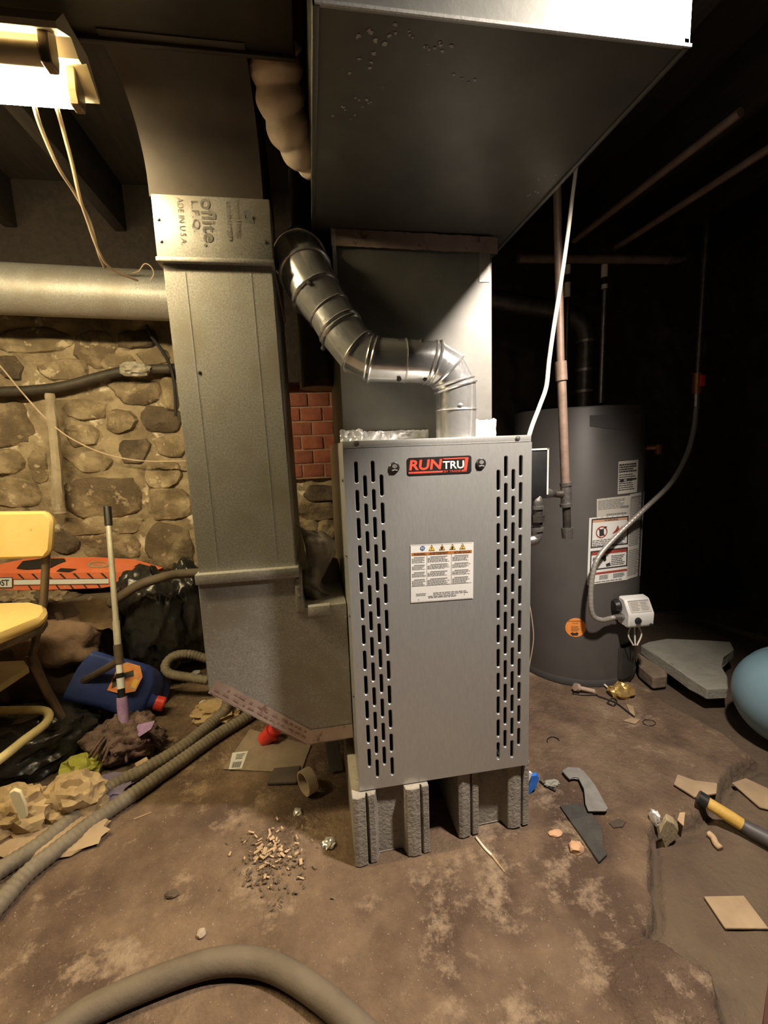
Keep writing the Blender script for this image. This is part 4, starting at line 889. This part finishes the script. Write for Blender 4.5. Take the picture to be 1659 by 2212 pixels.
scrap('pale_chip', 440, 1520, (.013, .01, .006), 63, white, 'white chip on the floor beside the boot corner', 'chip', .4, 2)
scrap('pale_chip', 425, 1458, (.015, .012, .006), 66, white, 'white chip inside the coiled hose loop', 'chip', .4, 2, .01)
scrap('pebble', 435, 2020, (.008, .008, .006), 64, pebble_m, 'pale pebble above the arching foreground hose', 'pebble', .25, 2)
scrap('pebble', 372, 1935, (.013, .008, .006), 65, stone_m[2], 'dark pebble on the open floor left of the wood chips', 'pebble', .25, 2)
# heap of wood chips
def chips(name, cen, spread, n, L, m, label, cat, seed, zz=.0):
    r = random.Random(seed); bm = B()
    for k in range(n):
        px = r.gauss(cen[0], spread[0]); py = r.gauss(cen[1], spread[1]); c = fl(px, py); a = r.uniform(0, pi); l = r.uniform(*L); wd = l*r.uniform(.15, .6)
        d = V((cos(a), sin(a), r.uniform(-.05, .35))).normalized(); s = V((-sin(a), cos(a), r.uniform(-.2, .2))).normalized()
        fbox(bm, c+V((0, 0, .003+r.uniform(0, zz))), d, s, d.cross(s), l, wd, .002)
    o = obj(name, bm, m, smooth=False); return tag(o, label, cat, kind='stuff')
chips('wood_chips', (585, 1845), (34, 26), 70, (.004, .018), chip_m, 'small heap of pale splintered wood chips on the floor', 'chips', 71, .010)
chips('dirt_crumbs', (590, 1880), (45, 35), 120, (.004, .012), mk('dark_crumb', (.10, .075, .045), (.16, .12, .08), 40, .95), 'dark crumbs round the heap of wood chips', 'crumbs', 72, .004)
def grit(name, n, label, m, seed, smin, smax, boxpx):
    r = random.Random(seed); bm = B()
    for k in range(n):
        x0, x1, y0, y1 = boxpx; c = fl(r.uniform(x0, x1), r.uniform(y0, y1)); s = r.uniform(smin, smax)*r.random()
        s = max(s, smin); q = [c+V((s*r.uniform(.5, 1)*cos(a), s*r.uniform(.5, 1)*sin(a), -.0005)) for a in (0, 1.6, 3.1, 4.7)]; t_ = bm.verts.new(c+V((0, 0, s*.9)))
        q = [bm.verts.new(p) for p in q]
        for i in range(4): bm.faces.new((q[i], q[(i+1) % 4], t_))
    o = obj(name, bm, m, smooth=False); return tag(o, label, 'grit', kind='stuff')
grit('floor_grit', 900, 'pale grit strewn over the bare floor in front of the furnace', pebble_m, 81, .0008, .0035, (60, 1300, 1720, 2200))
grit('duct_grit', 260, 'fine grit on the floor below the return duct', pebble_m, 82, .0008, .003, (560, 770, 1650, 1800))
grit('slab_grit', 160, 'pale grit on the slab beside the water heater', pebble_m, 83, .0008, .003, (1160, 1600, 1520, 1760))
bm = B(); a, b = fl(289, 1771, .002), fl(327, 1756, .002); tube(bm, [a, b], .0016, 6); tag(obj('splinter', bm, chip_m), 'thin pale splinter beside the lower ribbed hose', 'splinter')
# grey bent sheet between the duct and furnace
bm = B(); pth = smoothpath([ony(.19, 668, 1140), ony(.19, 690, 1170), ony(.20, 684, 1225), ony(.21, 668, 1258), ony(.23, 695, 1296)], 10); wd = [.07, .085, .055, .055, .10]
n = len(pth); g = []
for i, p in enumerate(pth):
    t_ = i/(n-1)*4; k = min(3, int(t_)); ww = wd[k]+(wd[k+1]-wd[k])*(t_-k)
    g.append([bm.verts.new(p+V(((j/8-.5)*ww, .03*sin(j/8*pi)*-1+.02*fbm(V((i*.12, j*.3, 5)), 2), (j/8-.5)*-.02))) for j in range(9)])
for i in range(n-1):
    for j in range(8): bm.faces.new((g[i][j], g[i+1][j], g[i+1][j+1], g[i][j+1]))
bmesh.ops.solidify(bm, geom=list(bm.faces), thickness=.003)
tag(obj('grey_plastic_sleeve', bm, mk('grey_dull_film', (.27, .235, .20), (.36, .31, .27), 12, .38, 0, .2, 40), angle=1.5), 'limp grey plastic sleeve folded between the return duct and the furnace', 'sleeve')
bm = B(); a = ony(.33, 694, 1222); b = ony(.33, 738, 1298); fbox(bm, (a+b)/2+V((0, .05, 0)), (1, 0, 0), (0, 1, 0), (0, 0, 1), b.x-a.x, .1, a.z-b.z, .012); tag(obj('grey_box', bm, mk('dull_brown_grey', (.13, .105, .09), (.18, .15, .13), 8, .7)), 'dull grey brown box resting on the duct boot beside the furnace', 'box')

# ------------------------------------------------------------ white cable, gas drop
bm = B(); P_ = [ony(.035, 1141, 947), ony(.045, 1150, 918), ony(.06, 1166, 876), ony(.075, 1180, 835), ony(.09, 1186, 780), ony(.11, 1195, 715), ony(.14, 1210, 620), ony(.17, 1226, 510), ony(.20, 1236, 430), ony(.24, 1246, 350), ony(.30, 1252, 280), V((ony(.30, 1252, 280).x+.01, .31, 1.95))]
tube(bm, smoothpath(P_, 8), .0052, 10); tag(obj('white_cable', bm, cablem, angle=3), 'white electric cable rising from the furnace top right corner', 'cable')
gd = thing('gas_drop_pipe', 'brown upright gas pipe with capped end hanging beside the furnace', 'pipe', tuple(ony(.30, 1225, 1160)))
gp = lambda px, py: ony(.30, px, py)
bm = B(); tube(bm, [V((gp(1198, 300).x, .30, 1.95)), gp(1205, 480), gp(1211, 790)], .0115, 14); tube(bm, [gp(1213, 815), gp(1221, 1043)], .0135, 16); obj('pipe_run', bm, rusty, gd)
bm = B(); tube(bm, [gp(1211, 781), gp(1213, 822)], .0175, 16); obj('coupling', bm, rusty, gd)
bm = B(); tube(bm, [gp(1222, 1042), gp(1223.5, 1094)], .0165, 16)
for a_, b_ in ((1042, 1049), (1087, 1094)): tube(bm, [gp(1222.3, a_), gp(1223, b_)], .019, 16)
obj('tee_fitting', bm, malle, gd)
bm = B(); tube(bm, [gp(1217, 1068), gp(1196, 1066), ony(.17, 1185, 1066)], .012, 12); obj('branch_pipe', bm, iron, gd)
bm = B(); tube(bm, [gp(1223.5, 1092), gp(1225, 1144)], .0125, 16); obj('nipple', bm, iron, gd)
bm = B(); tube(bm, [gp(1225, 1140), gp(1225, 1146), gp(1225.5, 1162)], [.018, .018, .0165], 16); obj('end_cap', bm, malle, gd, angle=.3)

# ------------------------------------------------------------ water heater
wh = thing('water_heater', 'short grey cylindrical gas water heater behind the furnace', 'water heater', (HC.x, HC.y, 0))
bm = B(); lathe(bm, (HC.x, HC.y, -.02), (0, 0, 1), [(HR-.006, 0), (HR-.006, .045), (HR, .05), (HR, HTOP+.01), (HR-.004, HTOP+.017), (0, HTOP+.025)], 72); obj('tank_jacket', bm, heater_m, wh)
bm = B(); lathe(bm, (HC.x, HC.y, -.02), (0, 0, 1), [(HR+.001, .02), (HR+.002, .022), (HR+.002, .048), (HR+.001, .05)], 72); obj('base_ring', bm, heater_d, wh)
hp = lambda x, y, e=0: oncyl(x, y, HR+.0012+.0005*e)
def hlabel(name, c, n=8, m=white): 
    f = Q(c, hp); bm = B(); patch(bm, f, n=n, m=2, e=0); return f, obj(name, bm, m, wh)
f, o = hlabel('badge_panel', [(1274, 897), (1385, 893), (1385, 934), (1274, 921)], 8, heater_d); o['label'] = 'long grey badge near the top'
dim = mk('dim_white_label', (.50, .47, .42), (.56, .53, .47), 12, .5)
f, l1 = hlabel('notice_label', [(1336, 997), (1379, 993), (1376, 1063), (1334, 1068)], 4, dim)
bm = B(); lines(bm, f, .05, .08, .95, .36, 4, 2, 1, .6); lines(bm, f, .05, .40, .95, .92, 8, 2, 2, .35); patch(bm, f, .12, .55, .3, .64, 2, 1, 3); patch(bm, f, .45, .55, .95, .60, 3, 1, 3); obj('label_print', bm, inkd, l1, smooth=False)
f, l2 = hlabel('rating_label', [(1289, 1078), (1361, 1070), (1359, 1113), (1289, 1120)], 6, dim)
bm = B(); lines(bm, f, .05, .1, .9, .6, 7, 2, 3, .4); lines(bm, f, .3, .80, .95, .92, 1, 2, 4, .7); patch(bm, f, .75, .48, .98, .58, 3, 1, 3); obj('label_print', bm, ink, l2, smooth=False)
f, l3 = hlabel('side_label', [(1361, 1068), (1392, 1062), (1383, 1243), (1353, 1252)], 4, dim)
bm = B(); lines(bm, f, .06, .05, .9, .62, 30, 2, 5, .4); lines(bm, f, .06, .66, .9, .97, 15, 2, 6, .4); patch(bm, f, .1, .03, .8, .045, 3, 1, 3); obj('label_print', bm, ink, l3, smooth=False)
f, l4 = hlabel('safety_label', [(1273, 1119), (1360, 1111), (1356, 1252), (1268, 1264)], 8, white); l4['label'] = 'white safety label with two black framed warnings'
bm = B()
def frame(f, u0, v0, u1, v1, tu, tv, e):
    for a in ((u0, v0, u1, v0+tv), (u0, v1-tv, u1, v1)): patch(bm, f, *a, 8, 1, e)
    for a in ((u0, v0, u0+tu, v1), (u1-tu, v0, u1, v1)): patch(bm, f, *a, 1, 4, e)
frame(f, .06, .02, .98, .455, .028, .018, 2); frame(f, .06, .50, .98, .79, .028, .018, 2)
obj('frame_print', bm, inkd, l4, smooth=False)
bm = B(); patch(bm, f, .09, .52, .95, .565, 8, 1, 2); patch(bm, f, .06, .83, .98, .862, 8, 1, 2); disk(bm, f, .32, .23, .145, .09, 2, 22, .82); poly(bm, f, [(.22, .17), (.25, .16), (.42, .29), (.39, .30)], 2); poly(bm, f, [(.58, .27), (.66, .22), (.72, .15), (.76, .21), (.84, .16), (.86, .25), (.92, .27)], 2)
obj('red_print', bm, dred, l4, smooth=False)
bm = B(); patch(bm, f, .09, .04, .95, .075, 8, 1, 1); obj('pale_orange_band', bm, mk('faded_orange', (.55, .30, .18), (.60, .34, .21), 20, .6), l4, smooth=False)
bm = B(); text(bm, 'WARNING', f, .38, .043, .72, .072, 3); poly(bm, f, [(.26, .19), (.37, .18), (.38, .28), (.27, .29)], 3); poly(bm, f, [(.36, .18), (.39, .15), (.45, .15), (.44, .17)], 3); text(bm, '80 90', f, .12, .60, .42, .655, 3); poly(bm, f, [(.33, .62), (.43, .57), (.46, .66), (.41, .68)], 3); poly(bm, f, [(.45, .72), (.55, .70), (.57, .75), (.47, .76)], 3)
lines(bm, f, .10, .34, .92, .44, 4, 3, 7, .3); lines(bm, f, .58, .60, .92, .76, 6, 3, 8, .35); lines(bm, f, .30, .88, .55, .95, 4, 3, 9, .35); lines(bm, f, .64, .88, .95, .95, 4, 3, 10, .35); lines(bm, f, .10, .97, .95, .985, 1, 3, 11, .5)
obj('black_print', bm, inkd, l4, smooth=False)['kind'] = 'stuff'
f = Q([(1221, 1335), (1266, 1335), (1266, 1376), (1221, 1376)], hp)
bm = B(); disk(bm, f, .5, .5, .5, .5, 0, 28); st = obj('round_sticker', bm, mk('fluorescent_orange', (.86, .28, .05), (.92, .34, .08), 10, .5), wh); st['label'] = 'bright orange round sticker'
bm = B(); text(bm, 'DO NOT REMOVE', f, .14, .13, .84, .20, 2); text(bm, 'THIS', f, .32, .26, .62, .31, 2); poly(bm, f, [(.25, .82), (.33, .75), (.44, .80), (.56, .75), (.64, .80), (.6, .92), (.35, .92)], 2); lines(bm, f, .28, .42, .68, .72, 5, 2, 12, .25); obj('sticker_print', bm, inkd, st, smooth=False)
# front access door below the valve
an = oncyl(1345, 1420); nn = V((an.x-HC.x, an.y-HC.y, 0)).normalized(); tt = V((-nn.y, nn.x, 0))
if tt.x < 0: tt = -tt
bm = B(); a = oncyl(1335, 1410); zt_ = oncyl(1345, 1396).z; zb_ = .028
ang0 = atan2(a.y-HC.y, a.x-HC.x)
bm = B(); n = 10; rows = []
for i in range(n+1):
    an_ = ang0+.36*i/n; rr = HR+.014*(1 if 0 < i < n else .2); rows.append([bm.verts.new((HC.x+rr*cos(an_), HC.y+rr*sin(an_), z)) for z in (zb_, zt_)])
for i in range(n): bm.faces.new((rows[i][0], rows[i+1][0], rows[i+1][1], rows[i][1]))
bmesh.ops.solidify(bm, geom=list(bm.faces), thickness=.004); obj('access_door', bm, heater_m, wh)
# gas valve
vc = oncyl(1372, 1318, HR+.055); nn = V((vc.x-HC.x, vc.y-HC.y, 0)).normalized(); nn = (nn*.55+V((-.35, -.75, 0))*.45).normalized(); tt = V((-nn.y, nn.x, 0)); up_v = V((0, 0, 1))
if tt.x < 0: tt = -tt
bm = B(); prof = [(-.030, -.056), (.030, -.060), (.040, -.050), (.042, -.002), (.006, .052), (-.030, .056)]
P_ = [vc+nn*a+up_v*b-tt*.055 for a, b in prof]; prism(bm, P_, tt*.110, .005); gv = obj('gas_valve', bm, mk('white_valve_plastic', (.70, .70, .68), (.76, .76, .74), 10, .42), wh); gv['label'] = 'white gas control valve with black knob'
bm = B(); n2 = (nn*.054+up_v*.036).normalized(); c_ = vc+nn*.024+up_v*.025+n2*.0012
e1 = tt; e2 = n2.cross(tt).normalized()
if e2.z < 0: e2 = -e2
fv = lambda u, v, e=0: c_+e1*(u-.5)*.088+e2*(.5-v)*.048+n2*(.0006*e)
patch(bm, fv, e=1); obj('valve_plate', bm, dim, gv, smooth=False)
bm = B(); lines(bm, fv, .08, .15, .5, .9, 6, 2, 21, .4); lines(bm, fv, .55, .15, .95, .9, 6, 2, 22, .4); patch(bm, fv, .0, .0, 1, .07, 1, 1, 2); obj('plate_print', bm, ink, gv, smooth=False)
bm = B(); lathe(bm, vc+nn*.041+tt*-.018+up_v*-.026, nn, [(.013, 0), (.013, .003), (.0105, .004), (.0105, .010), (0, .011)], 20); obj('valve_knob', bm, black, gv)
bm = B(); lathe(bm, vc+nn*.039+tt*.040+up_v*-.048, nn, [(.006, 0), (.006, .008), (0, .009)], 12); obj('valve_cap', bm, black, gv); bm = B(); lathe(bm, vc+nn*-.03-tt*.052+up_v*.012, -tt, [(.028, 0), (.03, .01), (.022, .024), (.0, .025)], 16); obj('valve_cap', bm, black, gv)
bm = B(); q0 = vc-tt*.055+up_v*-.020+nn*.005; tube(bm, [q0, q0-tt*.012], .014, 6); tube(bm, [q0-tt*.012, q0-tt*.036], .0115, 14); obj('flare_nut', bm, malle, gv, angle=.4)
ne = q0-tt*.036
P_ = [ne, ne-tt*.025+V((0, 0, -.004)), ony(ne.y-.01, 1300, 1339), ony(ne.y-.01, 1282, 1330), ony(ne.y-.01, 1276, 1300), ony(ne.y-.005, 1279, 1250), ony(ne.y, 1292, 1205), ony(ne.y+.01, 1330, 1160), ony(ne.y+.02, 1390, 1102), ony(ne.y+.05, 1448, 1045), ony(ne.y+.09, 1482, 985), ony(ne.y+.12, 1498, 930), ony(ne.y+.15, 1504, 880)]
bm = B(); SP = resample(smoothpath(P_, 14), .004); tube(bm, SP, [.0095*(1.03 if (i//2) % 2 else .97) for i in range(len(SP))], 12)
fg = thing('gas_connector', 'grey flexible gas connector curving down across the water heater', 'hose', tuple(SP[0]))
obj('flexible_tube', bm, mk('coated_connector', (.40, .37, .33), (.48, .45, .40), 30, .38, .45), fg, angle=3)
yv = ne.y+.16
bm = B(); tube(bm, [ony(yv, 1504, 885), ony(yv, 1505, 850)], .013, 10); obj('flare_nut', bm, malle, fg)
gvv = thing('shutoff_valve', 'dim brass coloured shutoff valve on a dark riser right of the heater', 'valve', tuple(ony(yv, 1506, 850)))
bm = B(); tube(bm, [ony(yv, 1505, 850), ony(yv, 1507, 806)], .019, 14); obj('valve_body', bm, copper, gvv)
bm = B(); fbox(bm, ony(yv-.02, 1517, 822), (1, 0, 0), (0, 1, 0), (0, 0, 1), .022, .012, .045, .003); obj('valve_lever', bm, redp, gvv)
bm = B(); a = ony(yv, 1507, 808); tube(bm, [a, V((a.x, a.y, 1.93))], .014, 14); obj('riser_pipe', bm, iron, gvv)
bm = B(); q = vc-up_v*.058
for k, (dx, cc) in enumerate(((-.012, .2), (0, -.2), (.012, .3))):
    e_ = ony(q.y-.01, 1368+4*k, 1394); tube(bm, smoothpath([q+tt*dx, q.lerp(e_, .5)+tt*dx*(1.8+cc), e_], 6), .003, 6)
obj('pilot_wires', bm, cablem, wh)
# relief valve stub and connections on top
bm = B(); q = oncyl(1400, 966, HR); q = V((HC.x+HR*.98*cos(-.55), HC.y+HR*.98*sin(-.55), ony(.7, 1410, 966).z)); tube(bm, [q, q+V((.05, -.03, 0))], .011, 12); tube(bm, [q+V((.045, -.027, .01)), q+V((.045, -.027, -.03))], .013, 12); obj('relief_valve', bm, copper, wh)
HY = .80
def hpipe(name, px, segs, label, r=.014):
    t_ = thing(name, label, 'pipe', tuple(ony(HY, px, segs[-1][1])))
    for i, (a, b, m2, rr) in enumerate(segs):
        bm = B(); A_ = ony(HY, px, a); B_ = ony(HY, px, b); tube(bm, [A_, V((A_.x, A_.y, B_.z))], rr, 14); obj('white_band' if m2 is cablem else 'dark_sleeve' if m2 is black else 'pipe_run', bm, m2, t_)
    return t_
hpipe('water_pipe', 1226, [(540, 573, iron, .011), (573, 594, cablem, .0125), (594, 611, black, .0135), (611, 643, cablem, .0125), (643, 660, black, .0135), (660, 870, iron, .010)], 'left water pipe above the heater with two white bands')
hpipe('water_pipe', 1306, [(562, 572, iron, .010), (572, 600, cablem, .0130), (600, 615, black, .0135), (615, 624, cablem, .0125), (624, 870, malle, .010)], 'right water pipe above the heater with a white band')
hfv = thing('heater_vent', 'dark elbowed vent pipe rising from the top of the water heater', 'pipe', (HC.x, HC.y, HTOP+.01))
v0 = ony(HC.y, 1262, 860); v0 = V((v0.x, HC.y, HTOP+.006))
bm = B(); tube(bm, [v0, V((v0.x, v0.y, 1.48))], .038, 24); obj('pipe_run', bm, iron, hfv)
bm = B(); tube(bm, [V((v0.x, v0.y, 1.47)), V((v0.x-.01, v0.y, 1.52)), V((v0.x-.05, v0.y+.01, 1.56)), V((v0.x-.12, v0.y+.02, 1.59)), V((v0.x-.55, v0.y+.10, 1.68))], .040, 24, True, True); obj('vent_elbow', bm, iron, hfv)
bm = B()
for zz in (1.24, 1.33, 1.45): tube(bm, [(v0.x, v0.y, zz), (v0.x, v0.y, zz+.012)], .041, 24)
obj('vent_band', bm, malle, hfv)
# pipes under the joists
pr = thing('cross_pipe', 'long level pipe crossing above the water heater', 'pipe', tuple(ony(HY-.03, 1290, 560)))
a = ony(HY-.03, 1120, 558); b = ony(HY-.03, 1455, 561); bm = B(); tube(bm, [a, b], .0165, 14); obj('pipe_run', bm, rusty, pr)
bm = B(); tube(bm, [b-V((.03, 0, 0)), b], .021, 14); tube(bm, smoothpath([b, b+V((.05, 0, .01)), b+V((.09, .03, .05))], 6), .018, 14); obj('end_elbow', bm, malle, pr)
for i, (p0, p1, zz, lab) in enumerate((((1240, 520), (1530, 296), 1.84, 'thin pipe receding under the joists above the heater, left of the two'), ((1330, 535), (1659, 322), 1.82, 'thin pipe receding under the joists above the heater, right of the two'))):
    a = onz(zz, *p0); b = onz(zz, *p1); d = (b-a)
    bm = B(); tube(bm, [a, b+d*.15], .012, 12); tag(obj('joist_pipe', bm, rusty), lab, 'pipe', 'pipes under the joists')

# ------------------------------------------------------------ right floor things
sp = [(1384, 1393), (1400, 1386), (1440, 1379), (1520, 1383), (1578, 1386), (1586, 1402), (1560, 1420), (1556, 1440), (1571, 1458), (1573, 1486), (1528, 1488), (1490, 1466), (1462, 1446), (1430, 1424)]
P_ = [onz(.075+.02*(1-(y-1380)/110.), x, y) for x, y in sp]
bm = B(); prism(bm, P_, (0, 0, -.045), .004)
tag(obj('broken_slab', bm, slabm, smooth=False), 'large grey broken concrete slab tilted on rubble right of the water heater', 'slab')
P_ = [onz(.045, x, y) for x, y in ((1378, 1408), (1396, 1412), (1440, 1445), (1442, 1458), (1412, 1462), (1380, 1436))]
bm = B(); prism(bm, P_, (0, 0, -.06), .008); tag(obj('broken_block', bm, mk('brown_rubble', (.17, .125, .085), (.25, .19, .135), 10, .9, 0, .5, 60), smooth=False), 'brown broken block tucked under the left end of the slab', 'block')
bm = B(); P_ = [onz(.03, x, y) for x, y in ((1470, 1440), (1560, 1440), (1560, 1400), (1470, 1400))]; prism(bm, P_, (0, 0, -.05), .006); tag(obj('support_rubble', bm, stone_m[2], smooth=False), 'dark rubble piece below the right end of the slab', 'rubble')
# blue pressure tank on its side
bt = thing('blue_tank', 'pale blue round ended tank lying on the floor at the right edge', 'tank', (1.55, .25, 0))
R0 = .165; tc_ = onz(R0-.022, 1712, 1508); tax = V((.95, .28, .0)).normalized()

prof = [(0, -R0)]+[(R0*sin(a), -R0*cos(a)) for a in [pi/2*k/14 for k in range(1, 15)]]+[(R0, .012), (R0*1.012, .016), (R0*1.012, .028), (R0, .032), (R0, .20)]+[(R0*cos(a), .20+R0*sin(a)) for a in [pi/2*k/10 for k in range(1, 10)]]+[(0, .20+R0)]
bm = B(); lathe(bm, tc_, tax, prof, 56); obj('tank_shell', bm, tankblue, bt, angle=.5)
bm = B()
for k in (-1, 1): fbox(bm, tc_+tax*.12+V((0, .10*k, -.145)), (1, 0, 0), (0, 1, 0), (0, 0, 1), .12, .03, .07, .004)
obj('foot', bm, iron, bt)
# bits round the heater base
scrap('gold_foil_scrap', 1342, 1502, (.032, .024, .022), 91, goldfoil, 'crumpled gold foil by the front of the water heater', 'foil', .5, 3)
def ftube(name, pts, r, m, label, cat, h=.004, group=None):
    bm = B(); tube(bm, smoothpath([fl(x, y, h) for x, y in pts], 6), r, 8); return tag(obj(name, bm, m, angle=3), label, cat, group)
ftube('white_tube', [(1300, 1479), (1315, 1492), (1332, 1507)], .004, cablem, 'short white tube leaning on the gold foil', 'tube', .010)
ftube('black_wire', [(1290, 1505), (1310, 1512), (1330, 1520), (1350, 1535), (1370, 1550)], .003, black, 'tangled black wire in front of the gold foil', 'wire')
ftube('black_wire', [(1312, 1520), (1322, 1510), (1332, 1516), (1326, 1526), (1312, 1521)], .003, black, 'small black wire loop left of the gold foil', 'wire')
ftube('black_wire', [(1236, 1500), (1262, 1503), (1290, 1503)], .003, black, 'black wire lying along the heater base', 'wire')
ftube('wire_ring', [(1388, 1560), (1395, 1556), (1410, 1558), (1416, 1564), (1408, 1569), (1394, 1567), (1388, 1560)], .0012, iron, 'thin wire ring on the slab', 'wire', .003)
ftube('wire_hook', [(1182, 1604), (1184, 1597), (1194, 1593), (1204, 1597), (1208, 1601)], .0016, black, 'black curved wire hook right of the furnace', 'wire', .003)
bm = B(); c = fl(1252, 1497); tube(bm, smoothpath([c+V((-.02, .0, .03)), c+V((0, 0, .022)), c+V((.035, -.01, .014)), c+V((.055, -.015, .008))], 5), [.016]*5+[.009]*11, 12); tag(obj('pipe_elbow_scrap', bm, mk('tan_plastic', (.36, .26, .19), (.45, .34, .26), 20, .6)), 'small tan plastic elbow at the heater base', 'fitting')
sheet('pale_flake', [(1346, 1559), (1365, 1552), (1383, 1556), (1372, 1566)], .003, cardboard, 'pale flake of board beside the wire ring', 'flake')
sheet('pale_flake', [(1352, 1522), (1368, 1528), (1372, 1550), (1362, 1545)], .003, cardboard, 'narrow brown flake between the black wires', 'flake')
# blue label scrap by the right block
bm = B(); q = fl(1147, 1715); P_ = [ony(q.y, x, y) for x, y in ((1140, 1712), (1148, 1676), (1160, 1674), (1165, 1681), (1158, 1702), (1144, 1716))]; prism(bm, P_, (.004, .012, .0), .001)
bs = obj('blue_wrapper', bm, mk('bright_blue_print', (.02, .14, .62), (.05, .22, .75), 30, .45), smooth=False); tag(bs, 'bright blue and white wrapper stuck beside the right block', 'wrapper')
bm = B(); P_ = [ony(q.y-.001, x, y) for x, y in ((1139, 1668), (1150, 1671), (1142, 1690))]; prism(bm, P_, (0, .01, 0)); obj('white_corner', bm, white, bs, smooth=False)
ftube('bent_twig', [(1166, 1690), (1180, 1700), (1200, 1711)], .003, black, 'dark bent twig right of the blue wrapper', 'twig')
scrap('stone_flake', 1192, 1697, (.017, .009, .008), 93, slabm, 'grey stone flake right of the blue wrapper', 'stone', .4, 3)
ftube('wood_stick', [(1028, 1811), (1048, 1836), (1062, 1850)], .0032, cablem, 'thin pale stick on the floor before the right block', 'stick', .004)
bm = B(); tube(bm, [fl(1062, 1850, .004), fl(1090, 1886, .003)], [.003, .0012], 8); obj('stick_tip', bm, chip_m, bpy.data.objects['wood_stick'])
# grey bracket
br = [(1214, 1674), (1226, 1666), (1250, 1667), (1262, 1676), (1285, 1705), (1313, 1757), (1308, 1763), (1270, 1763), (1264, 1748), (1262, 1716), (1250, 1690), (1240, 1688), (1230, 1692), (1222, 1684)]
sheet('metal_bracket', br, .005, mk('zinc_bracket', (.27, .26, .24), (.35, .335, .31), 30, .5, .4, .1, 90), 'bent grey metal bracket lying over the black shingle', 'bracket', .010)
sheet('black_shingle', [(1209, 1744), (1255, 1738), (1275, 1755), (1298, 1790), (1302, 1810), (1300, 1835), (1312, 1850), (1294, 1868), (1262, 1820)], .005, mk('black_shingle_felt', (.038, .036, .034), (.06, .055, .05), 20, .85, 0, .3, 120), 'torn black roofing shingle on the floor', 'shingle', .001)
sheet('dark_flake', [(1315, 1780), (1335, 1770), (1352, 1777), (1345, 1788), (1325, 1790)], .003, wall_dark, 'small dark flake right of the grey bracket', 'flake')
scrap('orange_wood_chunk', 1246, 1836, (.014, .012, .009), 95, mk('orange_wood', (.52, .30, .17), (.62, .38, .23), 20, .8), 'orange brown split wood chunk beside the black shingle', 'wood', .4, 2, 0, 1.1)
scrap('orange_wood_chip', 1200, 1802, (.013, .008, .004), 96, mk('orange_wood', (.5, .3, .17)), 'flat orange wood chip left of the black shingle', 'wood', .4, 2)
scrap('foil_bit', 1413, 1806, (.006, .012, .013), 97, foil, 'shiny crumpled foil on the low ground at the slab edge', 'foil', .6, 3, .012)
c = fl(1445, 1830); bm = B(); P_ = [ony(c.y, x, y) for x, y in ((1425, 1800), (1434, 1782), (1440, 1772), (1456, 1780), (1466, 1795), (1458, 1815), (1446, 1822), (1438, 1837), (1434, 1818))]; prism(bm, P_, (.012, .016, .004), .001); tag(obj('torn_tan_board', bm, mk('tan_fibre', (.34, .27, .16), (.44, .36, .23), 20, .85, 0, .4, 60, stretch=(4, 1, 1)), smooth=False), 'torn tan fibre piece standing beside the shiny foil', 'board')
sheet('cardboard_piece', [(1455, 1700), (1463, 1680), (1500, 1694), (1547, 1723), (1545, 1746), (1500, 1728)], .006, cardboard, 'cardboard piece under the end of the yellow handle', 'cardboard', .004)
sheet('cardboard_piece', [(1580, 1703), (1610, 1689), (1690, 1725), (1700, 1765), (1640, 1750)], .005, cardboard, 'curved cardboard piece at the right edge', 'cardboard', .006)
sheet('cardboard_piece', [(1520, 1943), (1606, 1941), (1660, 2012), (1566, 2012)], .005, cardboard, 'square cardboard piece lying on the low ground', 'cardboard', .003)
sheet('wood_sliver', [(1466, 1783), (1478, 1789), (1476, 1796), (1462, 1790)], .004, chip_m, 'small pale sliver right of the tan fibre piece', 'wood')
sheet('red_board', [(1668, 2075), (1655, 2150), (1643, 2240), (1800, 2330), (1800, 2090)], .012, mk('dark_red_paint', (.055, .016, .010), (.08, .022, .014), 10, .6), 'dark red board edge at the bottom right corner', 'board')
# yellow handled tool
a = fl(1505, 1756, .030); b = fl(1600, 1802, .030); c = fl(1720, 1868, .030); d = (b-a)
th_ = thing('yellow_handle_tool', 'tool with worn yellow wooden handle and dark shaft at the right edge', 'tool', tuple(a))
dn = d.normalized()
bm = B(); tube(bm, [a, a+dn*.022], .019, 16); obj('black_collar', bm, black, th_)
bm = B(); tube(bm, [a+dn*.02, a+dn*.07, b], [.0155, .017, .0165], 16); obj('yellow_handle', bm, yellow_wood, th_)
bm = B(); tube(bm, [b, b+dn*.02, c], [.0165, .019, .021], 16); obj('dark_shaft', bm, mk('dark_shaft_paint', (.06, .055, .055), (.09, .08, .08), 12, .5), th_)
ftube('bone_shaped_stick', [(1530, 1806), (1540, 1815), (1546, 1828), (1556, 1838)], .008, chip_m, 'short pale bone shaped stick below the yellow handle', 'stick', .008)
